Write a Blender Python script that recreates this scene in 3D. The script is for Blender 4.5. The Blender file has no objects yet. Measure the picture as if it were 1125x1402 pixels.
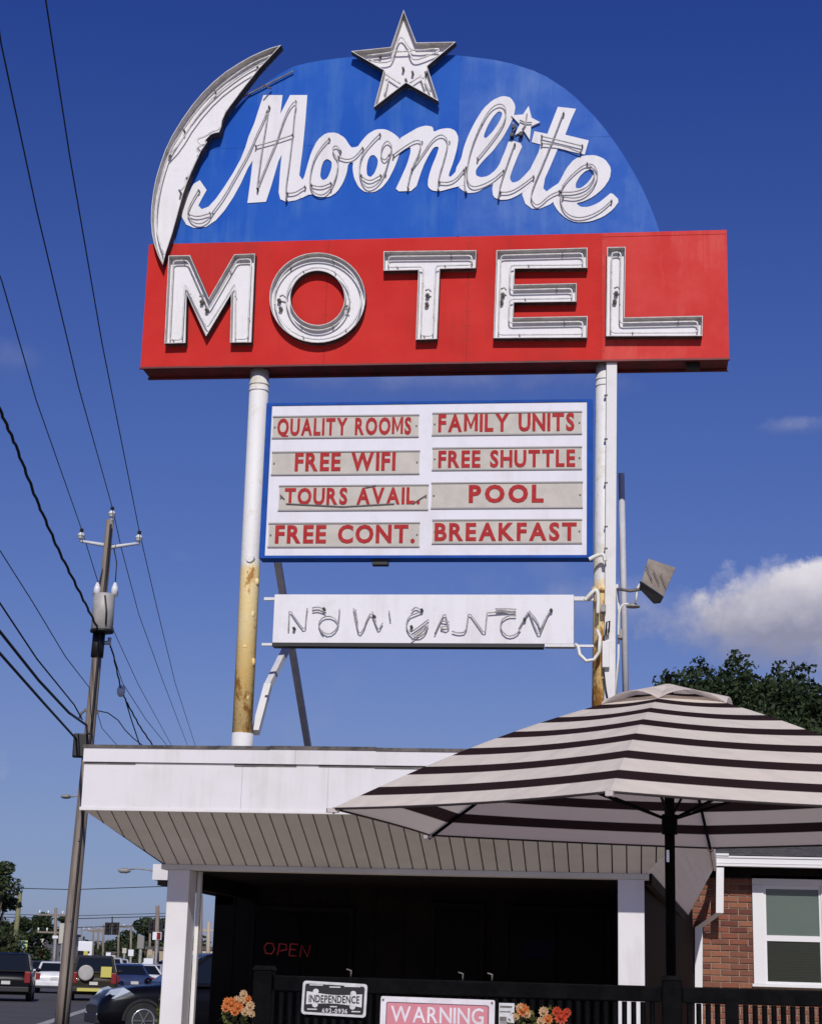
import bpy, bmesh, math, random
from mathutils import Vector, Matrix
from mathutils.geometry import tessellate_polygon
random.seed(7)
SC = bpy.context.scene
COL = SC.collection

# ------------------------------------------------------------------ camera
FPX, IW, IH = 2400.0, 1125.0, 1402.0
PITCH, ROLL, YAW = [math.radians(a) for a in (14.645, 1.594, -7.398)]
EYE = Vector((0, 0, 1.5))
_f = Vector((math.sin(YAW)*math.cos(PITCH), math.cos(YAW)*math.cos(PITCH), math.sin(PITCH)))
_r0 = Vector((math.cos(YAW), -math.sin(YAW), 0)); _u0 = _r0.cross(_f)
CR = _r0*math.cos(ROLL)+_u0*math.sin(ROLL); CU = -_r0*math.sin(ROLL)+_u0*math.cos(ROLL); CF = _f
cam_d = bpy.data.cameras.new("camera"); cam = bpy.data.objects.new("camera", cam_d); COL.objects.link(cam)
M = Matrix((CR, CU, -CF)).transposed().to_4x4(); M.translation = EYE; cam.matrix_world = M
cam_d.sensor_fit = 'VERTICAL'; cam_d.sensor_height = 24; cam_d.lens = 24*FPX/IH
cam_d.clip_end = 6000; cam_d.clip_start = .1
SC.camera = cam

def ray(px, py):
    return (CR*(px-IW/2) - CU*(py-IH/2) + CF*FPX).normalized()
def PY(px, py, y):
    d = ray(px, py); return EYE + d*((y-EYE.y)/d.y)
def PZ(px, py, z):
    d = ray(px, py); return EYE + d*((z-EYE.z)/d.z)
def PD(px, py, dist):                      # point at a horizontal distance
    d = ray(px, py); return EYE + d*(dist/math.hypot(d.x, d.y))

# ------------------------------------------------------------------ world, sun
SUN_EL, SUN_AZ = math.radians(35), math.radians(7)      # azimuth: to the right of straight behind the camera
w = bpy.data.worlds.new("World"); SC.world = w; w.use_nodes = True
nt = w.node_tree; N = nt.nodes; Lk = nt.links
for n in list(N): N.remove(n)
out = N.new('ShaderNodeOutputWorld'); bg = N.new('ShaderNodeBackground'); Lk.new(bg.outputs[0], out.inputs[0])
sky = N.new('ShaderNodeTexSky'); sky.sky_type = 'NISHITA'; sky.sun_disc = False
sky.sun_elevation = SUN_EL; sky.sun_rotation = math.pi-SUN_AZ
sky.altitude = 200; sky.air_density = 1.0; sky.dust_density = 0.6; sky.ozone_density = 5.0
bg.inputs[1].default_value = 0.085
hsv = N.new('ShaderNodeHueSaturation'); hsv.inputs['Saturation'].default_value = 1.12; hsv.inputs['Value'].default_value = 1.0
hsv.inputs['Hue'].default_value = 0.515
Lk.new(sky.outputs[0], hsv.inputs['Color'])
geo = N.new('ShaderNodeNewGeometry')   # Incoming = -direction ; use texture coordinate instead
tc = N.new('ShaderNodeTexCoord'); N.remove(geo)
def wmath(op, a, b=None, c=None, clamp=False):
    n = N.new('ShaderNodeMath'); n.operation = op; n.use_clamp = clamp
    for i, v in enumerate((a, b, c)):
        if v is None: continue
        if isinstance(v, (int, float)): n.inputs[i].default_value = v
        else: Lk.new(v, n.inputs[i])
    return n.outputs[0]
def wdot(vec):
    n = N.new('ShaderNodeVectorMath'); n.operation = 'DOT_PRODUCT'; n.inputs[1].default_value = vec
    Lk.new(tc.outputs['Generated'], n.inputs[0]); return n.outputs['Value']
def wnoise(scale, detail=6, rough=.6, off=(0, 0, 0)):
    mp = N.new('ShaderNodeMapping'); mp.inputs['Location'].default_value = off; Lk.new(tc.outputs['Generated'], mp.inputs[0])
    n = N.new('ShaderNodeTexNoise'); n.inputs['Scale'].default_value = scale; n.inputs['Detail'].default_value = detail; n.inputs['Roughness'].default_value = rough
    Lk.new(mp.outputs[0], n.inputs['Vector']); return n.outputs[0]
def cloud(cx, cy, ru, rv, seed, sc, amp, hard, dens):
    """cumulus bank round a direction of the sky: returns a mask and its height inside the bank"""
    c = ray(cx, cy); e = Vector((0, 0, 1)); rt = c.cross(e).normalized(); up = rt.cross(c)
    dc = wmath('MAXIMUM', wdot(c), .05)
    u = wmath('DIVIDE', wdot(rt), dc); v = wmath('DIVIDE', wdot(up), dc)
    u = wmath('DIVIDE', u, ru); v = wmath('DIVIDE', v, rv)
    r = wmath('SQRT', wmath('ADD', wmath('MULTIPLY', u, u), wmath('MULTIPLY', v, v)))
    nz = wmath('MULTIPLY', wmath('SUBTRACT', wnoise(sc, 8, .62, (seed, seed*.7, 0)), .5), amp)
    d = wmath('SUBTRACT', wmath('ADD', 1.0, nz), r)
    m = wmath('MULTIPLY', d, hard, clamp=True)
    front = wmath('GREATER_THAN', wdot(c), .3)
    m = wmath('MULTIPLY', wmath('MULTIPLY', m, front), dens)
    m = wmath('POWER', m, 1.0)
    return m, v, nz
hz = N.new('ShaderNodeSeparateXYZ'); Lk.new(tc.outputs['Generated'], hz.inputs[0])
gr = N.new('ShaderNodeValToRGB'); Lk.new(hz.outputs[2], gr.inputs[0]); gr.color_ramp.interpolation = 'B_SPLINE'
STOPS = ((0, (.49, .52, .89)), (.03, (.50, .52, .84)), (.075, (.59, .56, .74)), (.15, (.80, .67, .77)), (.32, (.72, .71, .93)), (.45, (.50, .60, .94)), (.54, (.38, .50, .94)), (1, (.38, .50, .94)))
for i, (p_, c_) in enumerate(STOPS):
    e_ = gr.color_ramp.elements[i] if i < 2 else gr.color_ramp.elements.new(p_)
    e_.position = p_; e_.color = (*c_, 1)
for i, (p_, c_) in enumerate(STOPS): gr.color_ramp.elements[i].position = p_; gr.color_ramp.elements[i].color = (*c_, 1)
mlt = N.new('ShaderNodeMixRGB'); mlt.blend_type = 'MULTIPLY'; mlt.inputs[0].default_value = 1; Lk.new(hsv.outputs[0], mlt.inputs[1]); Lk.new(gr.outputs[0], mlt.inputs[2])
col = mlt.outputs[0]
def lay(col, mask, c_out):
    mx = N.new('ShaderNodeMixRGB'); Lk.new(mask, mx.inputs[0]); Lk.new(col, mx.inputs[1])
    if isinstance(c_out, tuple): mx.inputs[2].default_value = c_out
    else: Lk.new(c_out, mx.inputs[2])
    return mx.outputs[0]
# faint wisps everywhere
wz = wnoise(5.0, 5, .6, (3.1, .4, 1.7))
wm = wmath('MULTIPLY', wmath('SUBTRACT', wz, .60), 1.6, clamp=True)
col = lay(col, wm, (4.2, 4.4, 5.2, 1))
for (cx, cy, ru, rv, sd, sc, amp, hd, dn) in ((1085, 848, .082, .034, 2.3, 30, 1.3, 2.2, .72), (1185, 828, .092, .029, 5.0, 36, 1.5, 4.0, .95), (870, 835, .06, .02, 8.2, 22, 2.2, .5, .4), (640, 520, .10, .012, 4.4, 20, 2.4, .4, .35), (1090, 585, .03, .006, 1.4, 40, 2.4, .5, .4),
                                              (0, 490, .03, .012, 6.4, 30, 2.0, .4, .18), (1700, 900, .22, .06, 9.5, 18, 1.6, 1.8, .8), (-600, 1000, .2, .05, 11.5, 18, 1.6, 1.8, .7)):
    m, v, nz = cloud(cx, cy, ru, rv, sd, sc, amp, hd, dn)
    t = wmath('ADD', wmath('MULTIPLY', v, .55), wmath('ADD', .42, wmath('MULTIPLY', nz, .5)), clamp=True)
    rp = N.new('ShaderNodeValToRGB'); Lk.new(t, rp.inputs[0])
    rp.color_ramp.elements[0].color = (3.1, 3.2, 4.5, 1); rp.color_ramp.elements[0].position = .15
    rp.color_ramp.elements[1].color = (9.0, 8.6, 9.2, 1); rp.color_ramp.elements[1].position = .9
    col = lay(col, m, rp.outputs[0])
Lk.new(col, bg.inputs[0])

sl = bpy.data.lights.new("sun", 'SUN'); so = bpy.data.objects.new("sun", sl); COL.objects.link(so)
sl.energy = 3.35; sl.angle = math.radians(.5); sl.color = (1, .965, .90)
trav = Vector((-math.sin(SUN_AZ)*math.cos(SUN_EL), math.cos(SUN_AZ)*math.cos(SUN_EL), -math.sin(SUN_EL)))
so.rotation_euler = trav.to_track_quat('-Z', 'Y').to_euler(); so.location = (0, -5, 30)
vs = SC.view_settings; vs.view_transform = 'Standard'; vs.look = 'None'; vs.gamma = 1; vs.use_curve_mapping = False; vs.exposure = 0
SC.cycles.use_denoising = True; SC.cycles.max_bounces = 6

# ------------------------------------------------------------------ materials
def mat(name, c, rough=.6, metal=0., c2=None, scale=4., lo=.4, hi=.62, bump=0., bscale=60., spec=.5, emit=None, es=1., coat=0., detail=6, stretch=None, streak=None):
    m = bpy.data.materials.new(name); m.use_nodes = True; t = m.node_tree; b = t.nodes['Principled BSDF']
    b.inputs['Base Color'].default_value = (*c, 1); b.inputs['Roughness'].default_value = rough; b.inputs['Metallic'].default_value = metal
    b.inputs['Specular IOR Level'].default_value = spec; b.inputs['Coat Weight'].default_value = coat
    if emit: b.inputs['Emission Color'].default_value = (*emit, 1); b.inputs['Emission Strength'].default_value = es
    g = t.nodes.new('ShaderNodeNewGeometry'); src = g.outputs['Position']
    if stretch:
        mp = t.nodes.new('ShaderNodeMapping'); mp.inputs['Scale'].default_value = stretch; t.links.new(src, mp.inputs[0]); src = mp.outputs[0]
    if c2 is not None:
        n = t.nodes.new('ShaderNodeTexNoise'); n.inputs['Scale'].default_value = scale; n.inputs['Detail'].default_value = detail; n.inputs['Roughness'].default_value = .65
        t.links.new(src, n.inputs['Vector'])
        r = t.nodes.new('ShaderNodeValToRGB'); t.links.new(n.outputs[0], r.inputs[0])
        r.color_ramp.elements[0].position = lo; r.color_ramp.elements[1].position = hi
        r.color_ramp.elements[0].color = (*c, 1); r.color_ramp.elements[1].color = (*c2, 1)
        t.links.new(r.outputs[0], b.inputs['Base Color'])
    if streak:
        sc_, amt, scol = streak
        mp = t.nodes.new('ShaderNodeMapping'); mp.inputs['Scale'].default_value = (1, 1, .09); t.links.new(g.outputs['Position'], mp.inputs[0])
        n = t.nodes.new('ShaderNodeTexNoise'); n.inputs['Scale'].default_value = sc_; n.inputs['Detail'].default_value = 5; n.inputs['Roughness'].default_value = .7; t.links.new(mp.outputs[0], n.inputs['Vector'])
        n2 = t.nodes.new('ShaderNodeTexNoise'); n2.inputs['Scale'].default_value = 1.7; n2.inputs['Detail'].default_value = 3; t.links.new(g.outputs['Position'], n2.inputs['Vector'])
        mu = t.nodes.new('ShaderNodeMath'); mu.operation = 'MULTIPLY'; t.links.new(n.outputs[0], mu.inputs[0]); t.links.new(n2.outputs[0], mu.inputs[1])
        rp = t.nodes.new('ShaderNodeMapRange'); rp.inputs['From Min'].default_value = .25; rp.inputs['From Max'].default_value = .42; rp.inputs['To Max'].default_value = amt; t.links.new(mu.outputs[0], rp.inputs['Value'])
        mx_ = t.nodes.new('ShaderNodeMixRGB'); t.links.new(rp.outputs[0], mx_.inputs[0]); mx_.inputs[2].default_value = (*scol, 1)
        if c2 is not None: t.links.new(r.outputs[0], mx_.inputs[1])
        else: mx_.inputs[1].default_value = (*c, 1)
        t.links.new(mx_.outputs[0], b.inputs['Base Color'])
    if bump:
        n = t.nodes.new('ShaderNodeTexNoise'); n.inputs['Scale'].default_value = bscale; n.inputs['Detail'].default_value = 4
        t.links.new(src, n.inputs['Vector'])
        bp = t.nodes.new('ShaderNodeBump'); bp.inputs['Strength'].default_value = bump; bp.inputs['Distance'].default_value = .01
        t.links.new(n.outputs[0], bp.inputs['Height']); t.links.new(bp.outputs[0], b.inputs['Normal'])
    return m

MT = {}
MT['blue'] = mat('blue sign paint', (.010, .085, .43), .7, spec=.12, c2=(.022, .11, .46), scale=1.3, lo=.42, hi=.72, bump=.08, bscale=6, streak=(7, .5, (.07, .18, .46)))
MT['blue_faded'] = mat('faded blue sign paint', (.026, .105, .43), .7, spec=.15, c2=(.07, .16, .47), scale=2.2, lo=.4, hi=.75, bump=.08, bscale=6, streak=(7, .5, (.13, .23, .50)))
MT['red'] = mat('red sign paint', (.52, .022, .018), .7, spec=.12, c2=(.58, .035, .028), scale=1.6, lo=.38, hi=.7, bump=.10, bscale=5, streak=(6, .6, (.36, .03, .026)))
MT['red_faded'] = mat('faded red sign paint', (.55, .034, .03), .7, spec=.15, c2=(.62, .065, .055), scale=2.5, lo=.4, hi=.75, bump=.08, bscale=6, streak=(6, .7, (.68, .15, .12)))
MT['red_dark'] = mat('dark red metal', (.16, .01, .01), .6, c2=(.07, .01, .01), scale=5)
MT['white'] = mat('white sign enamel', (.745, .725, .745), .7, spec=.2, c2=(.66, .64, .64), scale=9, lo=.55, hi=.85, streak=(12, .22, (.45, .41, .37)))
MT['rim'] = mat('weathered letter metal', (.56, .54, .52), .6, c2=(.34, .31, .28), scale=14, lo=.45, hi=.75)
MT['rimd'] = mat('dark weathered metal', (.10, .09, .085), .6, c2=(.22, .19, .16), scale=12, lo=.45, hi=.75)
MT['tube'] = mat('unlit neon glass', (.50, .48, .46), .3, c2=(.66, .64, .62), scale=25, lo=.4, hi=.6, spec=.8)
MT['tubed'] = mat('dirty neon glass', (.26, .245, .24), .35, c2=(.46, .44, .43), scale=30, lo=.4, hi=.65)
MT['black'] = mat('black rubber', (.012, .011, .011), .55)
MT['outerwall'] = mat('dark letter return', (.045, .04, .04), .7, c2=(.09, .08, .075), scale=8, spec=.1)
MT['boardwhite'] = mat('white board face', (.72, .70, .75), .7, spec=.2, c2=(.66, .64, .67), scale=6, lo=.5, hi=.8, streak=(10, .35, (.55, .52, .50)))
MT['strip'] = mat('grey letter track', (.54, .495, .44), .7, spec=.2, c2=(.45, .42, .37), scale=8, lo=.4, hi=.7)
MT['track'] = mat('track edge', (.30, .28, .27), .5)
MT['letter'] = mat('red changeable letter', (.36, .025, .028), .7, spec=.12, c2=(.41, .04, .04), scale=20)
MT['bframe'] = mat('blue board frame', (.012, .075, .36), .7, spec=.15, c2=(.012, .06, .28), scale=5)
MT['fascia'] = mat('white painted fascia', (.69, .665, .68), .7, spec=.2, c2=(.62, .59, .59), scale=1.4, lo=.45, hi=.8, bump=.05, bscale=3, streak=(6, .5, (.50, .45, .40)))
MT['trim'] = mat('white trim', (.70, .68, .67), .6, spec=.25, c2=(.60, .57, .54), scale=5, lo=.5, hi=.8)
MT['cap'] = mat('dark roof edge', (.045, .04, .038), .8, c2=(.14, .12, .11), scale=8)
MT['soffit'] = mat('greige soffit panel', (.60, .575, .53), .6, c2=(.55, .52, .48), scale=2.2, lo=.4, hi=.7, streak=(3, .35, (.40, .35, .30)))
MT['groove'] = mat('soffit groove', (.06, .05, .045), .8)
MT['dark'] = mat('brown siding with shade painted in', (.010, .007, .006), .7, c2=(.005, .004, .004), scale=3, spec=.1)  # shade under the roofs painted into the colour, near-black despite bounced sun
MT['ceil'] = mat('porch ceiling with shade painted in', (.014, .010, .009), .8, c2=(.008, .006, .006), scale=3, spec=.1)  # canopy shade put into this near-black colour too
MT['glassd'] = mat('dark window glass', (.0015, .0015, .002), .25, spec=.04)
MT['fence'] = mat('black painted timber', (.0025, .0025, .003), .6, c2=(.005, .005, .0055), scale=12, bump=.2, bscale=40, spec=.035)
MT['mortar'] = mat('mortar', (.27, .20, .15), .9, c2=(.33, .26, .20), scale=20)
MT['shingle'] = mat('dark asphalt shingle', (.05, .048, .05), .9, c2=(.10, .09, .09), scale=14, bump=.4, bscale=80)
MT['blind'] = mat('pale green window blind', (.27, .295, .27), .8, c2=(.24, .27, .25), scale=1, spec=.05)
MT['blindd'] = mat('dark olive window screen', (.065, .062, .05), .8, c2=(.07, .067, .055), scale=1, spec=.05)
MT['vinyl'] = mat('white vinyl window frame', (.70, .69, .70), .5)
MT['pole'] = mat('weathered pole wood', (.28, .23, .19), .85, c2=(.15, .115, .095), scale=2.2, lo=.35, hi=.65, bump=.5, bscale=12, stretch=(6, 6, .35))
MT['tank'] = mat('grey transformer paint', (.42, .40, .38), .5, c2=(.34, .32, .30), scale=3)
MT['porc'] = mat('white porcelain', (.7, .7, .72), .2)
MT['arm'] = mat('pale fibreglass', (.55, .55, .58), .5)
MT['cable'] = mat('black cable', (.012, .012, .014), .6)
MT['brace'] = mat('grey galvanised brace', (.62, .61, .64), .6, c2=(.5, .49, .52), scale=6)
MT['galv'] = mat('pale galvanised pole', (.58, .57, .60), .6, c2=(.48, .47, .50), scale=5)
MT['flood'] = mat('weathered flood lamp housing', (.26, .215, .18), .6, c2=(.15, .12, .10), scale=12, lo=.4, hi=.7)
MT['lamp'] = mat('grey lamp housing', (.30, .29, .28), .5, c2=(.2, .19, .18), scale=9)
MT['asphalt'] = mat('asphalt', (.058, .050, .050), .9, c2=(.080, .070, .070), scale=.4, bump=.3, bscale=30)
MT['lot'] = mat('parking lot asphalt', (.075, .067, .064), .9, c2=(.10, .09, .088), scale=.7, bump=.3, bscale=30)
MT['ground'] = mat('dry grass and gravel', (.075, .07, .045), .95, c2=(.11, .095, .07), scale=.5)
MT['concrete'] = mat('pale bounce concrete', (.52, .45, .365), .85, c2=(.48, .40, .31), scale=1.4)
MT['line'] = mat('worn white line paint', (.45, .43, .40), .8, c2=(.25, .23, .22), scale=5)
MT['yline'] = mat('worn yellow line paint', (.45, .30, .06), .8, c2=(.25, .18, .07), scale=5)
MT['trunk'] = mat('bark', (.09, .065, .05), .9, c2=(.05, .038, .03), scale=8)
MT['tire'] = mat('tyre rubber', (.013, .013, .013), .8)
MT['rimsil'] = mat('alloy rim', (.45, .46, .48), .3, metal=.7)
MT['glasscar'] = mat('car glass', (.008, .011, .016), .12, spec=.35)
MT['chrome'] = mat('chrome', (.6, .6, .62), .15, metal=.9)
MT['tail'] = mat('red tail lamp', (.20, .010, .008), .35)
MT['head'] = mat('headlamp glass', (.45, .50, .55), .1, spec=.9, coat=.6)
MT['plate'] = mat('number plate', (.55, .54, .5), .5)
MT['yellow'] = mat('yellow panel', (.55, .48, .10), .5)
MT['cream'] = mat('cream wall', (.55, .50, .42), .8, c2=(.45, .41, .35), scale=.4)
MT['tan'] = mat('tan wall', (.42, .34, .24), .8, c2=(.36, .29, .2), scale=.4)
MT['woodyellow'] = mat('greenish pole wood', (.20, .19, .09), .85, c2=(.13, .12, .06), scale=3)
MT['cord'] = mat('white painted conduit', (.72, .70, .64), .5, c2=(.55, .50, .38), scale=10, lo=.5, hi=.75)
MT['ridge'] = mat('umbrella seam', (.50, .44, .42), .8)
MT['signal'] = mat('black signal housing', (.012, .012, .012), .5)
MT['lensdark'] = mat('dark signal lens', (.02, .012, .01), .3)
MT['signgrey'] = mat('grey sign back', (.24, .22, .20), .6)
MT['pot'] = mat('dark planter', (.03, .022, .018), .6)

def leafmat(name, a, b, trans=.25):
    m = bpy.data.materials.new(name); m.use_nodes = True; t = m.node_tree; p = t.nodes['Principled BSDF']
    p.inputs['Roughness'].default_value = .55; p.inputs['Specular IOR Level'].default_value = .3
    g = t.nodes.new('ShaderNodeNewGeometry')
    rp = t.nodes.new('ShaderNodeValToRGB'); t.links.new(g.outputs['Random Per Island'], rp.inputs[0])
    rp.color_ramp.elements[0].color = (*a, 1); rp.color_ramp.elements[1].color = (*b, 1)
    t.links.new(rp.outputs[0], p.inputs['Base Color'])
    tr = t.nodes.new('ShaderNodeBsdfTranslucent'); t.links.new(rp.outputs[0], tr.inputs[0])
    mx = t.nodes.new('ShaderNodeMixShader'); mx.inputs[0].default_value = trans
    o = t.nodes['Material Output']; t.links.new(p.outputs[0], mx.inputs[1]); t.links.new(tr.outputs[0], mx.inputs[2]); t.links.new(mx.outputs[0], o.inputs[0])
    return m
MT['leaf'] = leafmat('dark green leaves', (.012, .022, .009), (.055, .08, .028))
MT['leaf2'] = leafmat('mid green leaves', (.03, .045, .018), (.075, .095, .04))
MT['leaf3'] = leafmat('yellow green leaves', (.09, .10, .025), (.20, .20, .06))
MT['bloom_o'] = leafmat('orange petals', (.50, .12, .02), (.75, .26, .08))
MT['bloom_r'] = leafmat('red petals', (.42, .03, .015), (.62, .10, .04))
MT['bloom_y'] = leafmat('pale petals', (.50, .32, .16), (.70, .48, .28))

# rusty posts
def rustmat(name, z_lo, z_hi, th=.60):
    m = bpy.data.materials.new(name); m.use_nodes = True; t = m.node_tree; b = t.nodes['Principled BSDF']; b.inputs['Roughness'].default_value = .6
    g = t.nodes.new('ShaderNodeNewGeometry'); sp = t.nodes.new('ShaderNodeSeparateXYZ'); t.links.new(g.outputs['Position'], sp.inputs[0])
    def nz(sc, st=None, det=6):
        src = g.outputs['Position']
        if st:
            mp = t.nodes.new('ShaderNodeMapping'); mp.inputs['Scale'].default_value = st; t.links.new(src, mp.inputs[0]); src = mp.outputs[0]
        n = t.nodes.new('ShaderNodeTexNoise'); n.inputs['Scale'].default_value = sc; n.inputs['Detail'].default_value = det; n.inputs['Roughness'].default_value = .7; t.links.new(src, n.inputs['Vector']); return n.outputs[0]
    def mth(op, a, bb=None, cl=False):
        n = t.nodes.new('ShaderNodeMath'); n.operation = op; n.use_clamp = cl
        for i, v in enumerate((a, bb)):
            if v is None: continue
            if isinstance(v, (int, float)): n.inputs[i].default_value = v
            else: t.links.new(v, n.inputs[i])
        return n.outputs[0]
    def mix(f, a, bb):
        n = t.nodes.new('ShaderNodeMixRGB')
        for i, v in enumerate((f, a, bb)):
            if isinstance(v, tuple): n.inputs[i].default_value = (*v, 1)
            elif isinstance(v, (int, float)): n.inputs[i].default_value = v
            else: t.links.new(v, n.inputs[i])
        return n.outputs[0]
    z = sp.outputs[2]
    zz = mth('ADD', z, mth('MULTIPLY', mth('SUBTRACT', nz(3.0), .5), .5))
    old = mth('MULTIPLY', mth('SUBTRACT', z_hi, zz), 14.0, cl=True)         # bare primer below this height
    deep = mth('MULTIPLY', mth('SUBTRACT', z_lo+1.3, z), 1/1.3, cl=True)
    white = mix(mth('MULTIPLY', mth('SUBTRACT', nz(5.0), .56), 8.0, cl=True), (.74, .72, .70), (.60, .54, .40))
    cream = mix(mth('MULTIPLY', mth('SUBTRACT', nz(2.5), .35), 3.0, cl=True), (.80, .66, .36), (.82, .58, .22))
    rust = mix(nz(26), (.30, .11, .02), (.52, .26, .05))
    rn = mth('ADD', nz(7.0, (1, 1, .45)), mth('MULTIPLY', deep, .10))
    rm = mth('MULTIPLY', mth('SUBTRACT', rn, th), 16.0, cl=True)
    cream = mix(mth('MULTIPLY', deep, .7), cream, (.80, .47, .13))
    lower = mix(rm, cream, rust)
    c = mix(old, white, lower)
    top = mth('MULTIPLY', mth('SUBTRACT', nz(9.0, (1, 1, .6)), .66), 14.0, cl=True)
    c = mix(mth('MULTIPLY', top, .8), c, (.38, .26, .12))
    t.links.new(c, b.inputs['Base Color'])
    bp = t.nodes.new('ShaderNodeBump'); bp.inputs['Strength'].default_value = .6; bp.inputs['Distance'].default_value = .008
    t.links.new(nz(30), bp.inputs['Height']); t.links.new(bp.outputs[0], b.inputs['Normal'])
    return m

# ------------------------------------------------------------------ object helpers
WL = {}
def tag(o, label=None, cat=None, group=None, kind=None):
    for k, v in (('label', label), ('category', cat), ('group', group), ('kind', kind)):
        if v: o[k] = v
    return o
def thing(name, label, cat, loc, group=None):
    o = bpy.data.objects.new(name, None); COL.objects.link(o); o.location = loc; o.empty_display_size = .1
    WL[o.name] = Vector(loc); return tag(o, label, cat, group)

class MB:
    def __init__(s): s.v = []; s.f = []; s.mi = []; s.uv = None; s.cur = 0; s.smooth = set()
    def face(s, *ids): s.f.append(tuple(ids)); s.mi.append(s.cur)
    def quad(s, a, b, c, d):
        n = len(s.v); s.v += [Vector(a), Vector(b), Vector(c), Vector(d)]; s.face(n, n+1, n+2, n+3)
    def poly(s, pts):
        n = len(s.v); s.v += [Vector(p) for p in pts]; s.face(*range(n, n+len(pts)))
    def box(s, x0, x1, y0, y1, z0, z1):
        if x0 > x1: x0, x1 = x1, x0
        if y0 > y1: y0, y1 = y1, y0
        if z0 > z1: z0, z1 = z1, z0
        n = len(s.v)
        s.v += [Vector((x, y, z)) for z in (z0, z1) for y in (y0, y1) for x in (x0, x1)]
        for q in ((0, 2, 3, 1), (4, 5, 7, 6), (0, 1, 5, 4), (2, 6, 7, 3), (0, 4, 6, 2), (1, 3, 7, 5)): s.face(*[n+i for i in q])
    def obox(s, c, ax, ay, az):            # centre and three half-axis vectors
        c = Vector(c); ax, ay, az = Vector(ax), Vector(ay), Vector(az); n = len(s.v)
        s.v += [c+ax*i+ay*j+az*k for k in (-1, 1) for j in (-1, 1) for i in (-1, 1)]
        for q in ((0, 2, 3, 1), (4, 5, 7, 6), (0, 1, 5, 4), (2, 6, 7, 3), (0, 4, 6, 2), (1, 3, 7, 5)): s.face(*[n+i for i in q])
    def bar(s, a, b, w, h=None):           # rectangular bar between two points
        a, b = Vector(a), Vector(b); d = (b-a); L = d.length; d.normalize(); h = h or w
        u = d.cross(Vector((0, 0, 1)));
        if u.length < .05: u = Vector((1, 0, 0))
        u.normalize(); v = u.cross(d); s.obox((a+b)/2, d*L/2, u*w/2, v*h/2)
    def tube(s, pts, r, n=8, cap=True, closed=False):
        pts = [Vector(p) for p in pts]; rr = r if isinstance(r, (list, tuple)) else [r]*len(pts); m = len(pts)
        base = len(s.v); prev = None
        for i, p in enumerate(pts):
            if closed: d = pts[(i+1) % m]-pts[i-1]
            else: d = pts[min(i+1, m-1)]-pts[max(i-1, 0)]
            if d.length < 1e-9: d = Vector((0, 0, 1))
            d.normalize()
            if prev is None:
                u = d.cross(Vector((0, 0, 1)))
                if u.length < .05: u = d.cross(Vector((1, 0, 0)))
            else: u = prev - d*prev.dot(d)
            u.normalize(); prev = u; v = d.cross(u)
            for k in range(n):
                a = 2*math.pi*k/n; s.v.append(p+(u*math.cos(a)+v*math.sin(a))*rr[i])
        for i in range(m if closed else m-1):
            j = (i+1) % m
            for k in range(n):
                s.smooth.add(len(s.f)); s.face(base+i*n+k, base+i*n+(k+1) % n, base+j*n+(k+1) % n, base+j*n+k)
        if cap and not closed:
            s.face(*[base+k for k in range(n)][::-1]); s.face(*[base+(m-1)*n+k for k in range(n)])
    def ball(s, c, r, n=8, m=5, sz=1.0):
        c = Vector(c); pts = [c+Vector((0, 0, r*sz*math.cos(math.pi*i/m))) for i in range(m+1)]
        s.tube([pts[0]]+pts[1:-1]+[pts[-1]], [max(.0005, r*math.sin(math.pi*i/m)) for i in range(m+1)], n)
    def build(s, name, m, parent=None, **kw):
        me = bpy.data.meshes.new(name)
        pl = WL.get(parent.name, Vector((0, 0, 0))) if parent else Vector((0, 0, 0))
        if s.v:
            lo = Vector([min(v[i] for v in s.v) for i in range(3)]); hi = Vector([max(v[i] for v in s.v) for i in range(3)])
            o = Vector(((lo.x+hi.x)/2, (lo.y+hi.y)/2, lo.z))
        else: o = Vector((0, 0, 0))
        me.from_pydata([v-o for v in s.v], [], s.f)
        ms = m if isinstance(m, (list, tuple)) else [m]
        for k in ms: me.materials.append(MT[k] if isinstance(k, str) else k)
        if len(ms) > 1:
            me.polygons.foreach_set('material_index', s.mi)
        if s.smooth:
            sm = [i in s.smooth for i in range(len(s.f))]; me.polygons.foreach_set('use_smooth', sm)
        if s.uv:
            ul = me.uv_layers.new(name='UVMap'); 
            for p in me.polygons:
                for li in p.loop_indices: ul.data[li].uv = s.uv[me.loops[li].vertex_index]
        me.update()
        ob = bpy.data.objects.new(name, me); COL.objects.link(ob)
        if parent: ob.parent = parent
        ob.location = o-pl; WL[ob.name] = o
        return tag(ob, **kw)
def bevel(o, w=.006, seg=2):
    b = o.modifiers.new('bevel', 'BEVEL'); b.width = w; b.segments = seg; b.limit_method = 'ANGLE'; b.angle_limit = math.radians(40); return o
def dup(root, loc, rz=None, **kw):
    def cp(o, par):
        c = o.copy(); COL.objects.link(c); c.parent = par
        for ch in list(o.children): cp(ch, c)
        return c
    r = cp(root, None); r.location = loc
    if rz is not None: r.rotation_euler = (0, 0, rz)
    return tag(r, **kw)

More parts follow.
